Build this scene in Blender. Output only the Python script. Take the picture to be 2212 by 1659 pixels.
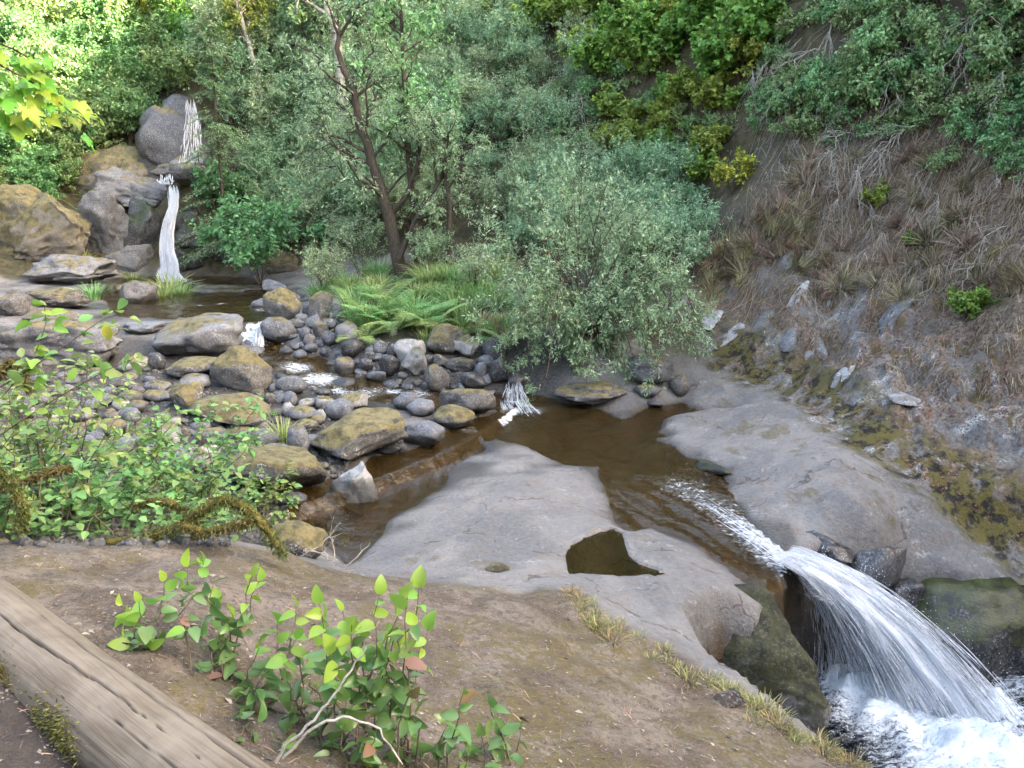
import bpy, bmesh, math, random
import numpy as np
from mathutils import Vector, Matrix

for o in list(bpy.data.objects):
    bpy.data.objects.remove(o)
SC = bpy.context.scene
COL = SC.collection

# ------------------------------------------------------------------ camera
PW, PH, FPX = 2212.0, 1659.0, 1661.0        # picture units used for layout
PITCH, CAMZ = math.radians(14.5), 3.2
cam = bpy.data.cameras.new("camera")
cam.sensor_fit = 'HORIZONTAL'
cam.sensor_width = 36.0
cam.lens = 36.0 * FPX / PW
cam.clip_start = 0.05
cam.clip_end = 400
camo = bpy.data.objects.new("camera", cam)
camo.location = (0, 0, CAMZ)
camo.rotation_euler = (math.pi / 2 - PITCH, 0, 0)
COL.objects.link(camo)
SC.camera = camo

# ------------------------------------------------------------------ sky, sun, exposure
SUN_EL, SUN_AZ = math.radians(24.2), math.radians(104)    # azimuth from +Y towards +X
w = bpy.data.worlds.new("World")
SC.world = w
w.use_nodes = True
nt = w.node_tree
bg = nt.nodes["Background"]
sky = nt.nodes.new("ShaderNodeTexSky")
sky.sky_type = 'NISHITA'
sky.sun_disc = False
sky.sun_elevation = SUN_EL
sky.sun_rotation = SUN_AZ
sky.altitude = 100
sky.air_density = 1.0
sky.dust_density = 4.0
sky.ozone_density = 1.0
nt.links.new(sky.outputs[0], bg.inputs[0])
bg.inputs[1].default_value = 0.15
sl = bpy.data.lights.new("sun", 'SUN')
sl.energy = 5.0
sl.angle = math.radians(0.5)
sl.color = (1.0, 0.93, 0.80)
so = bpy.data.objects.new("sun", sl)
sd = Vector((math.sin(SUN_AZ) * math.cos(SUN_EL), math.cos(SUN_AZ) * math.cos(SUN_EL), math.sin(SUN_EL)))
so.rotation_euler = sd.to_track_quat('Z', 'Y').to_euler()
so.location = (30, 10, 40)
COL.objects.link(so)
vs = SC.view_settings
vs.view_transform = 'Standard'
vs.look = 'None'
vs.exposure = 3.88
vs.gamma = 1.0
vs.use_curve_mapping = False
try:
    vs.use_white_balance = True
    vs.white_balance_temperature = 7700
    vs.white_balance_tint = 10
except Exception:
    pass
SC.render.engine = 'CYCLES'
SC.cycles.use_denoising = True
SC.cycles.use_adaptive_sampling = True
SC.cycles.adaptive_threshold = 0.02
SC.cycles.max_bounces = 7
SC.cycles.diffuse_bounces = 4
SC.cycles.glossy_bounces = 3
SC.cycles.transmission_bounces = 4
SC.cycles.transparent_max_bounces = 24
SC.cycles.sample_clamp_indirect = 6
SC.cycles.caustics_reflective = False
SC.cycles.caustics_refractive = False

# ------------------------------------------------------------------ small helpers
def bp(px, py, z=None, d=None):
    """picture point -> place: on the level z, or at the distance d"""
    a = (px - PW / 2) / FPX
    b = (PH / 2 - py) / FPX
    dx, dy, dz = a, math.cos(PITCH) + b * math.sin(PITCH), -math.sin(PITCH) + b * math.cos(PITCH)
    t = (z - CAMZ) / dz if z is not None else d / dy
    return np.array((t * dx, t * dy, CAMZ + t * dz))

def depth(p):
    return p[1] * math.cos(PITCH) - (p[2] - CAMZ) * math.sin(PITCH)

def _h(ix, iy, iz, seed):
    n = (ix * 374761393 + iy * 668265263 + iz * 2147483647 + seed * 1274126177) & 0xFFFFFFFF
    n = ((n ^ (n >> 13)) * 1274126177) & 0xFFFFFFFF
    n = ((n ^ (n >> 16)) * 2246822519) & 0xFFFFFFFF
    return ((n ^ (n >> 15)) & 0xFFFF) / 65535.0

def vnoise(x, y, z=0.0, seed=0):
    x = np.asarray(x, float); y = np.asarray(y, float); z = np.asarray(z, float) + 0 * x
    ix = np.floor(x).astype(np.int64); iy = np.floor(y).astype(np.int64); iz = np.floor(z).astype(np.int64)
    fx, fy, fz = x - ix, y - iy, z - iz
    fx, fy, fz = [f * f * (3 - 2 * f) for f in (fx, fy, fz)]
    r = 0
    for a in (0, 1):
        for b in (0, 1):
            for c in (0, 1):
                wgt = (fx if a else 1 - fx) * (fy if b else 1 - fy) * (fz if c else 1 - fz)
                r = r + wgt * _h(ix + a, iy + b, iz + c, seed)
    return r * 2 - 1

def fbm(x, y, z=0.0, seed=0, oct=4, gain=0.5):
    r, a, f = 0, 1.0, 1.0
    for k in range(oct):
        r = r + a * vnoise(np.asarray(x) * f, np.asarray(y) * f, np.asarray(z) * f, seed + k * 17)
        a *= gain
        f *= 2.03
    return r

def sstep(a, b, x):
    t = np.clip((x - a) / (b - a), 0, 1)
    return t * t * (3 - 2 * t)

def seg_dist(X, Y, poly, closed=True, vals=None):
    """distance to a polyline (and the value carried along it)"""
    P = np.asarray(poly, float)
    n = len(P)
    best = np.full(X.shape, 1e9)
    val = np.zeros(X.shape)
    for i in range(n if closed else n - 1):
        a, b = P[i, :2], P[(i + 1) % n, :2]
        ab = b - a
        t = np.clip(((X - a[0]) * ab[0] + (Y - a[1]) * ab[1]) / max(ab @ ab, 1e-9), 0, 1)
        d = np.hypot(X - a[0] - t * ab[0], Y - a[1] - t * ab[1])
        m = d < best
        best = np.where(m, d, best)
        if vals is not None:
            val = np.where(m, vals[i] * (1 - t) + vals[(i + 1) % n] * t, val)
    return (best, val) if vals is not None else best

def inside(X, Y, poly):
    P = np.asarray(poly, float)
    r = np.zeros(X.shape, bool)
    n = len(P)
    for i in range(n):
        x1, y1 = P[i, :2]
        x2, y2 = P[(i + 1) % n, :2]
        c = ((y1 > Y) != (y2 > Y)) & (X < (x2 - x1) * (Y - y1) / (y2 - y1 + 1e-12) + x1)
        r ^= c
    return r

def sdist(X, Y, poly):
    """signed distance, negative inside"""
    d = seg_dist(X, Y, poly)
    return np.where(inside(X, Y, poly), -d, d)

def mesh_np(name, V, tris=None, quads=None, mat=None, attrs=None, smooth=True):
    me = bpy.data.meshes.new(name)
    V = np.asarray(V, np.float32)
    nt_ = 0 if tris is None else len(tris)
    nq = 0 if quads is None else len(quads)
    loops = []
    if nt_: loops.append(np.asarray(tris, np.int32).ravel())
    if nq: loops.append(np.asarray(quads, np.int32).ravel())
    L = np.concatenate(loops)
    me.vertices.add(len(V))
    me.vertices.foreach_set("co", V.ravel())
    me.loops.add(len(L))
    me.loops.foreach_set("vertex_index", L)
    me.polygons.add(nt_ + nq)
    st = np.concatenate([np.arange(nt_) * 3, nt_ * 3 + np.arange(nq) * 4]).astype(np.int32)
    me.polygons.foreach_set("loop_start", st)
    me.update(calc_edges=True)
    me.polygons.foreach_set("use_smooth", np.full(nt_ + nq, smooth))
    if attrs:
        for k, a in attrs.items():
            a = np.asarray(a, np.float32)
            if a.ndim == 1:
                at = me.attributes.new(k, 'FLOAT', 'POINT')
                at.data.foreach_set("value", a)
            else:
                at = me.attributes.new(k, 'FLOAT_VECTOR', 'POINT')
                at.data.foreach_set("vector", a.ravel())
    if mat: me.materials.append(mat)
    me.update()
    return me

def link(name, me, parent=None, loc=None, label=None, cat=None, group=None, kind=None, rotz=0.0, scale=None):
    o = bpy.data.objects.new(name, me)
    COL.objects.link(o)
    if parent is not None: o.parent = parent
    if loc is not None: o.location = tuple(float(c) for c in loc)
    if rotz: o.rotation_euler = (0, 0, rotz)
    if scale is not None: o.scale = (scale,) * 3 if np.isscalar(scale) else tuple(scale)
    if label: o["label"] = label
    if cat: o["category"] = cat
    if group: o["group"] = group
    if kind: o["kind"] = kind
    return o

def copy_tree(o, parent=None):
    c = o.copy()
    COL.objects.link(c)
    c.parent = parent
    for ch in o.children:
        copy_tree(ch, c)
    return c

# ------------------------------------------------------------------ material helpers
class NT:
    def __init__(self, name):
        self.m = bpy.data.materials.new(name)
        self.m.use_nodes = True
        self.t = self.m.node_tree
        self.t.nodes.clear()
        self.out = self.t.nodes.new("ShaderNodeOutputMaterial")
    def n(self, typ, **kw):
        nd = self.t.nodes.new("ShaderNode" + typ)
        for k, v in kw.items():
            if k.startswith("i_"):
                key = k[2:]
                key = int(key) if key.isdigit() else key.replace("_", " ")
                self.put(nd.inputs[key], v)
            else:
                setattr(nd, k, v)
        return nd
    def put(self, sock, v):
        if hasattr(v, "is_output") or isinstance(v, bpy.types.NodeSocket):
            self.t.links.new(v, sock)
        elif isinstance(v, (tuple, list)) and len(v) == 3 and sock.type == 'RGBA':
            sock.default_value = (*v, 1)
        else:
            sock.default_value = v
    def coord(self, which="Object"):
        return self.n("TexCoord").outputs[which]
    def pos(self):
        return self.n("NewGeometry").outputs["Position"]
    def mapping(self, v, scale=(1, 1, 1), rot=(0, 0, 0)):
        m = self.n("Mapping")
        self.put(m.inputs["Vector"], v)
        m.inputs["Scale"].default_value = scale
        m.inputs["Rotation"].default_value = rot
        return m.outputs[0]
    def noise(self, v, scale, detail=5, rough=0.6, dist=0.0):
        x = self.n("TexNoise")
        self.put(x.inputs["Vector"], v)
        x.inputs["Scale"].default_value = scale
        x.inputs["Detail"].default_value = detail
        x.inputs["Roughness"].default_value = rough
        x.inputs["Distortion"].default_value = dist
        return x.outputs["Fac"]
    def ramp(self, f, a, b, lo=0.0, hi=1.0):
        x = self.n("MapRange", interpolation_type='SMOOTHSTEP')
        self.put(x.inputs[0], f)
        for i, v in zip((1, 2, 3, 4), (a, b, lo, hi)):
            self.put(x.inputs[i], v)
        return x.outputs[0]
    def mix(self, f, a, b, mode='MIX'):
        x = self.n("Mix", data_type='RGBA', blend_type=mode)
        self.put(x.inputs[0], f)
        self.put(x.inputs[6], a)
        self.put(x.inputs[7], b)
        return x.outputs[2]
    def math(self, op, a, b=0.0, clamp=False):
        x = self.n("Math", operation=op, use_clamp=clamp)
        self.put(x.inputs[0], a)
        self.put(x.inputs[1], b)
        return x.outputs[0]
    def attr(self, name, out="Fac"):
        return self.n("Attribute", attribute_name=name).outputs[out]
    def bump(self, h, strength=0.5, dist=0.02, normal=None):
        x = self.n("Bump")
        self.put(x.inputs["Height"], h)
        x.inputs["Strength"].default_value = strength
        x.inputs["Distance"].default_value = dist
        if normal: self.put(x.inputs["Normal"], normal)
        return x.outputs[0]
    def principled(self, color, rough=0.8, normal=None, spec=0.3):
        x = self.n("BsdfPrincipled")
        self.put(x.inputs["Base Color"], color)
        self.put(x.inputs["Roughness"], rough)
        self.put(x.inputs["Specular IOR Level"], spec)
        if normal: self.put(x.inputs["Normal"], normal)
        return x.outputs[0]
    def done(self, shader):
        self.t.links.new(shader, self.out.inputs["Surface"])
        return self.m

def normal_z(m):
    s = m.n("SeparateXYZ")
    m.put(s.inputs[0], m.n("NewGeometry").outputs["Normal"])
    return s.outputs[2]
# ================================================================== TERRAIN
WALL = [(8.5, -8), (8.5, 0), (7.0, 5.0), (5.3, 7.3), (4.5, 7.9), (4.0, 8.6), (3.95, 10.8), (3.1, 12.6), (1.6, 15.2),
        (-0.6, 17.6), (-3.5, 19.6), (-6.2, 20.7), (-8.0, 20.9), (-9.8, 20.9), (-11.5, 19.9), (-13.5, 18.0), (-13.8, 14),
        (-12.0, 8), (-8.0, 2), (-6.0, -8)]
CHAN = [(-9.2, 20.8, .80), (-7.2, 17.5, .80), (-6.0, 15.5, .80), (-4.65, 13.9, .78), (-4.45, 13.2, .55), (-3.8, 12.4, .45),
        (-3.1, 11.8, .33), (-2.0, 11.05, .20), (-1.0, 10.8, .13), (0.2, 11.15, .04), (0.9, 10.3, .0), (1.3, 9.4, 0), (1.5, 8.6, 0)]
CHAN_W = [1.7, 2.0, 1.8, .35, .3, .4, .55, .5, .5, .5, .7, .8, .6]
def pxpoly(pts, z):
    return [tuple(bp(a, b, z)) for a, b in pts]
POOL = pxpoly([(700, 1190), (645, 1150), (620, 1110), (660, 1080), (735, 1050), (800, 1010), (870, 1000), (950, 965), (990, 930), (1060, 910),
    (1085, 880), (1140, 850), (1180, 893), (1230, 903), (1350, 903), (1390, 880), (1470, 868), (1500, 880), (1560, 893), (1500, 897),
    (1440, 905), (1415, 940), (1450, 962), (1480, 985), (1540, 1000), (1590, 1060), (1660, 1135), (1760, 1175), (1800, 1230),
    (1770, 1290), (1700, 1265), (1620, 1215), (1520, 1160), (1420, 1133), (1350, 1140), (1325, 1120), (1315, 1080), (1300, 1040), (1295, 1012), (1220, 1005), (1165, 978),
    (1130, 965), (1075, 950), (1040, 958), (1045, 980), (975, 1015), (950, 1050), (900, 1095), (830, 1130), (820, 1160), (790, 1190),
    (745, 1222)], 0.0)
HEART = pxpoly([(1225, 1205), (1238, 1178), (1262, 1165), (1290, 1152), (1325, 1147), (1343, 1158), (1348, 1180), (1356, 1203), (1378, 1222),
    (1430, 1238), (1410, 1246), (1330, 1249), (1240, 1246), (1226, 1230)], 0.14)
LOWZ = -1.5
LOW = [(1.72, 3.85), (1.48, 4.3), (1.36, 4.75), (1.45, 5.15), (1.64, 5.36), (1.95, 5.44), (2.25, 5.65), (2.5, 6.1), (2.62, 6.5), (3.0, 6.75), (3.6, 6.9), (4.4, 6.95), (5.2, 6.8), (6.6, 5.2), (7.3, 2.0), (6.5, -3),
       (3.6, -3), (2.7, 2.0), (2.0, 3.3)]
CHUTE = [bp(1400, 1020, 0), bp(1560, 1095, -.03), bp(1660, 1165, -.1), bp(1745, 1235, -.24)]
# land heights: picture point + height
LAND = [(0, 1180, 1.25), (300, 1177, 1.1), (500, 1172, 1.0), (620, 1195, .8), (740, 1240, .52), (1000, 1265, .42), (1260, 1285, .36),
        (1500, 1420, .26), (1700, 1560, .22), (1900, 1659, .2), (600, 1500, 1.22), (300, 1320, 1.42), (1100, 1659, 1.12), (1400, 1600, .72),
        (900, 1400, .9), (1100, 1330, .6), (0, 1500, 1.66), (1300, 1400, .5),
        (800, 1215, .2), (900, 1180, .17), (1000, 1080, .12), (1150, 1020, .12), (1250, 1080, .14), (1150, 1200, .2), (1290, 1200, .15), (1000, 1230, .3),
        (1250, 1262, .3), (1450, 1260, .2), (1600, 1265, .06), (1500, 1200, .1), (1640, 1300, .0), (1400, 1180, .14), (1380, 1330, .28),
        (1500, 930, .12), (1600, 860, .25), (1700, 900, .3), (1600, 980, .12), (1700, 1050, .1), (1800, 1000, .3), (1850, 1100, .1), (1760, 1150, -.1),
        (1900, 1150, -.1), (2000, 1100, -.1), (1960, 1240, -.55), (2100, 1220, -.55), (2212, 1280, -.8), (1850, 1190, -.25), (1550, 815, .3),
        (1400, 850, .25), (1280, 865, .12), (1500, 780, .45),
        (1100, 800, .35), (950, 780, .5), (850, 740, .65), (700, 700, .82), (760, 640, .95), (900, 620, 1.25), (870, 570, 1.5), (1250, 730, .8), (1000, 700, .85),
        (1100, 640, 1.2), (650, 620, .9), (900, 500, 1.7),
        (500, 830, .42), (300, 830, .5), (150, 850, .55), (250, 900, .45), (400, 900, .36), (520, 930, .28), (620, 930, .22), (700, 870, .25), (300, 960, .4),
        (450, 1000, .28), (600, 1010, .12), (100, 950, .55), (0, 900, .65), (550, 1090, .12), (350, 1060, .42), (100, 1060, .7), (0, 1000, .8), (250, 1120, .8),
        (0, 1120, 1.1), (120, 760, .72), (0, 700, .9), (200, 690, .85), (120, 640, .85), (0, 640, .85), (300, 640, .85), (250, 625, .85), (430, 740, .7),
        (480, 640, .72), (600, 665, .8)]
EXTRA = [(-3, 0, 1.7), (0, 0, 1.65), (-1, 1.2, 1.62), (2.0, 0, 1.2), (-6, 3, 2.2), (-9, 8, 1.6), (-12, 14, 1.2), (0, -8, 1.8), (-5, -7, 2.0), (3, -6, 1.4),
         (2.2, 2.0, .6), (9, 4, -.4), (8, 0, .0), (9, 12, 0.4), (6, 12, .4), (4, 16, .9), (-2, 22, 1.2), (-9, 24, .9), (-14, 21, .9)]
LP = np.array([bp(a, b, z) for a, b, z in LAND] + [np.array(e, float) for e in EXTRA])
def rbf_fit(P):
    n = len(P)
    D = np.hypot(P[:, None, 0] - P[None, :, 0], P[:, None, 1] - P[None, :, 1])
    A = np.zeros((n + 3, n + 3))
    A[:n, :n] = -D + np.eye(n) * -0.06
    A[:n, n] = 1; A[:n, n + 1:] = P[:, :2]
    A[n, :n] = 1; A[n + 1:, :n] = P[:, :2].T
    return np.linalg.solve(A, np.concatenate([P[:, 2], [0, 0, 0]]))
RW = rbf_fit(LP)
def rbf(X, Y):
    z = RW[-3] + RW[-2] * X + RW[-1] * Y
    for i in range(len(LP)):
        z = z - RW[i] * np.hypot(X - LP[i, 0], Y - LP[i, 1])
    return z

def water_level(X, Y):
    d, v = seg_dist(X, Y, CHAN, closed=False, vals=[c[2] for c in CHAN])
    # the chute runs down towards the fall
    a, b = CHUTE[0], CHUTE[-1]
    ab = (b - a)[:2]
    t = ((X - a[0]) * ab[0] + (Y - a[1]) * ab[1]) / (ab @ ab)
    drop = np.interp(t, [0, .25, .6, 1.0, 1.4, 2.4], [0, -.04, -.10, -.24, -.5, -1.3])
    return np.where(t > 0, np.where(Y < 9.0, drop, v), v)

def terrain(X, Y, detail=True):
    land = rbf(X, Y)
    wl = water_level(X, Y)
    wx = X + .10 * fbm(X * 1.3, Y * 1.3, seed=5, oct=3) * sstep(9, 12, Y)
    wy = Y + .10 * fbm(X * 1.3, Y * 1.3, seed=9, oct=3) * sstep(9, 12, Y)
    # pool and chute
    jx = X + .05 * fbm(X * 2.2, Y * 2.2, seed=31, oct=4)
    jy = Y + .05 * fbm(X * 2.2, Y * 2.2, seed=32, oct=4)
    sp = sdist(jx, jy, POOL)
    dc, cw = seg_dist(wx, wy, CHAN, closed=False, vals=CHAN_W)
    sc = dc - cw
    s = np.minimum(sp, np.where(Y > 9.5, sc, 9))
    rise = np.where((X > 2.9) & (Y < 7.7), land - wl, np.maximum(land - wl, .04))
    z_land = wl + .015 + rise * (1 - np.exp(-np.maximum(s, 0) / .30))
    chz = sstep(.02, .25, -(wl))                     # shallow in the chute
    dep = np.where(Y > 11, .22, .34) * (1 - .75 * chz)
    z_bed = wl + .015 - dep * (1 - np.exp(np.minimum(s, 0) / .28))
    z = np.where(s > 0, z_land, z_bed)
    # heart shaped pothole
    sh = sdist(X, Y, HEART)
    zh = .165 + .012 * vnoise(X * 5, Y * 5, seed=3)
    rim = np.exp(-np.maximum(sh, 0) / .16)
    z = np.where(sh > 0, z * (1 - rim) + zh * rim, zh - .03 - .16 * (1 - np.exp(sh / .05)))
    # lower pool, vertical drop
    sl_ = sdist(X + .07 * fbm(X * 2, Y * 2, seed=41, oct=3), Y + .07 * fbm(X * 2, Y * 2, seed=42, oct=3), LOW)
    k = sstep(-.16, .10, sl_)
    z = z * k + (LOWZ - .55) * (1 - k)
    # hills
    q = 1.1 * fbm(X * .35, Y * .35, seed=51, oct=3) * sstep(8, 14, Y)
    sw = sdist(X, Y, WALL)
    sw = sw + np.where(sw > .6, q * .5, 0) * sstep(.6, 3, sw)
    sw = np.maximum(sw, 0)
    pr = np.interp(sw, [0, 1.0, 2.2, 3.6, 5.2, 8, 14, 40], [0, .65, 1.75, 3.6, 6.6, 10.2, 15.5, 34])
    pm = np.interp(sw, [0, 1.5, 4, 8, 14, 30, 60], [0, 1.3, 5.0, 9.0, 13.5, 22, 30])
    pg = np.interp(sw, [0, .25, .5, 1.3, 1.5, 2.4, 2.7, 3.3, 5, 10, 30, 60], [0, .4, .95, 2.45, 2.6, 3.1, 3.3, 5.1, 6.0, 9.6, 20, 30])
    pl = np.interp(sw, [0, 2, 4, 8, 14, 30, 60], [0, 1.2, 3.2, 7.0, 11.5, 20, 30])
    ar = sstep(14.5, 11.0, Y) * sstep(0, 2, X)
    ag = np.exp(-((X + 8.9) / 1.3) ** 2) * sstep(16, 19, Y)
    al = sstep(-9.0, -11.0, X) * (1 - ag) * (1 - ar)
    p = pr * ar + (1 - ar) * (pg * ag + (1 - ag) * (pl * al + pm * (1 - al)))
    z = z + p
    if detail:
        hill = sstep(0, 1.5, sw)
        f1 = fbm(X * .9, Y * .9, z * .9, seed=61, oct=5)
        z = z + .30 * hill * f1
        z = z + sstep(0, .8, sw) * ar * (.16 * fbm(X * 3.1, Y * 3.1, z * 2.2, seed=65, oct=5, gain=.65))
        # strata on the right slope
        rgh = sstep(.0, .5, sw) * ar
        st = vnoise(X * 1.1 + Y * .4, z * 5.0, Y * 1.6, seed=71)
        z = z + .10 * rgh * st
        rock = sstep(.05, .5, s) * (1 - hill)
        z = z + rock * (.024 * fbm(X * 2.5, Y * 2.5, seed=81, oct=5, gain=.55) + .014 * fbm(X * 6 + Y * 2, Y * 9 - X * 3, seed=83, oct=3)
                      + sstep(1.8, 2.6, X) * .05 * (1 - np.abs(fbm(X * 1.1 + Y * .9, Y * 3.4 - X * 1.2, seed=87, oct=4))))
        z = z + (s < 0) * .03 * fbm(X * 4, Y * 4, seed=91, oct=4) * np.where(Y > 9, 1.5, .7)
    return z

def axis(parts):
    r = []
    for a, b, h in parts:
        n = max(1, int(round((b - a) / h)))
        r += list(np.linspace(a, b, n, endpoint=False))
    r.append(parts[-1][1])
    return np.array(r)
XS = axis([(-70, -30, 2.5), (-30, -16, .6), (-16, -7, .12), (-7, 7.2, .05), (7.2, 12, .12), (12, 24, .6), (24, 60, 2.5)])
YS = axis([(-16, -2, 1.0), (-2, 1.5, .25), (1.5, 12.5, .05), (12.5, 26, .10), (26, 38, .35), (38, 80, 2.0)])
GX, GY = np.meshgrid(XS, YS)
GZ = terrain(GX, GY)
NX, NY = len(XS), len(YS)

def ground(x, y):
    """bilinear height of the terrain (arrays or scalars)"""
    x = np.asarray(x, float); y = np.asarray(y, float)
    i = np.clip(np.searchsorted(XS, x) - 1, 0, NX - 2)
    j = np.clip(np.searchsorted(YS, y) - 1, 0, NY - 2)
    u = np.clip((x - XS[i]) / (XS[i + 1] - XS[i]), 0, 1)
    v = np.clip((y - YS[j]) / (YS[j + 1] - YS[j]), 0, 1)
    return (GZ[j, i] * (1 - u) * (1 - v) + GZ[j, i + 1] * u * (1 - v) + GZ[j + 1, i] * (1 - u) * v + GZ[j + 1, i + 1] * u * v)

def hit(px, py, tmin=1.5, tmax=60):
    """where the line of sight of a picture point meets the ground"""
    a = (px - PW / 2) / FPX
    b = (PH / 2 - py) / FPX
    d = np.array([a, math.cos(PITCH) + b * math.sin(PITCH), -math.sin(PITCH) + b * math.cos(PITCH)])
    t = np.concatenate([np.arange(tmin, 14, .03), np.arange(14, tmax, .08)])
    P = np.array([0, 0, CAMZ])[None] + t[:, None] * d[None]
    g = ground(P[:, 0], P[:, 1])
    k = np.argmax(P[:, 2] < g)
    if P[k, 2] >= g[k]:
        return P[-1]
    return P[k]

# surface kinds carried as attributes (0..1), with ragged borders
BANKP = [tuple(bp(a, b, z))[:2] for a, b, z in [(-400, 1180, 1.3), (0, 1178, 1.25), (300, 1175, 1.1), (500, 1172, 1.0), (620, 1195, .8), (740, 1232, .52),
         (860, 1262, .46), (1000, 1268, .42), (1150, 1275, .4), (1270, 1300, .38), (1400, 1400, .30), (1560, 1480, .24), (1720, 1590, .2), (1900, 1690, .2)]] + \
        [(3, 2), (4, -16), (-40, -16), (-40, 3.5)]
def surface_masks(X, Y, Z):
    n1 = fbm(X * 1.7, Y * 1.7, seed=101, oct=4)
    sb = sdist(X + .10 * n1, Y + .12 * fbm(X * 2, Y * 2, seed=103, oct=4), BANKP)
    bank = sstep(.10, -.10, sb)
    sw = sdist(X, Y, WALL) + .35 * n1
    hill = sstep(-.05, .4, sw)
    right = sstep(15.5, 12.0, Y) * sstep(0, 1.5, X)
    slope = sstep(-.45, .0, sw) * right
    far = hill * (1 - right)
    veg = sstep(11.6, 13.0, Y + .4 * n1) * sstep(-3.4, -2.2, X + .25 * n1) * (1 - hill)     # planted island
    wl = water_level(X, Y)
    bed = sstep(.03, -.05, Z - wl) * (1 - hill) * (1 - sstep(2.6, 2.9, X) * sstep(7.9, 7.6, Y))
    return bank, slope, far, veg, bed
MB, MS, MF, MV, MBED = surface_masks(GX, GY, GZ)
MWET = sstep(.10, .0, GZ - water_level(GX, GY) - .05 * fbm(GX * 3, GY * 3, seed=7)) * (1 - np.maximum(MS, MF)) * (GY > 5.2)
slw = sdist(GX, GY, LOW)
MWET = np.where((GX > 2.75) & (GY < 7.8), 0, MWET)
MWET = np.maximum(MWET, sstep(-.35, -.9, GZ) * sstep(.30, .05, slw))

nb = fbm(GX * 1.5, GY * 1.5, seed=121, oct=3)
MBAR = np.maximum(sstep(-1.55, -1.85, GX + .2 * nb) * sstep(12.9, 12.3, GY + .3 * nb) * sstep(5.0, 5.4, GY), sstep(-1.9, -1.5, GX) * sstep(1.2, .6, GX + .2 * nb) * sstep(10.2, 10.5, GY + .2 * nb) * sstep(13.2, 12.8, GY))
MBAR = MBAR * (1 - MBED) * (1 - MS)

# path on the near side of the log; its shade is painted into the colour
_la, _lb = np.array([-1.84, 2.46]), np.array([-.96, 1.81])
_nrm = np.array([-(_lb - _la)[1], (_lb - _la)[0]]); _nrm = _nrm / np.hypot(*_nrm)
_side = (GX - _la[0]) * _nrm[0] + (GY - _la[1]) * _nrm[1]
MSHADE = sstep(.05, -.15, _side + .08 * fbm(GX * 3, GY * 3, seed=131, oct=3)) * (GY < 6) * (GX < 1)
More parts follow.
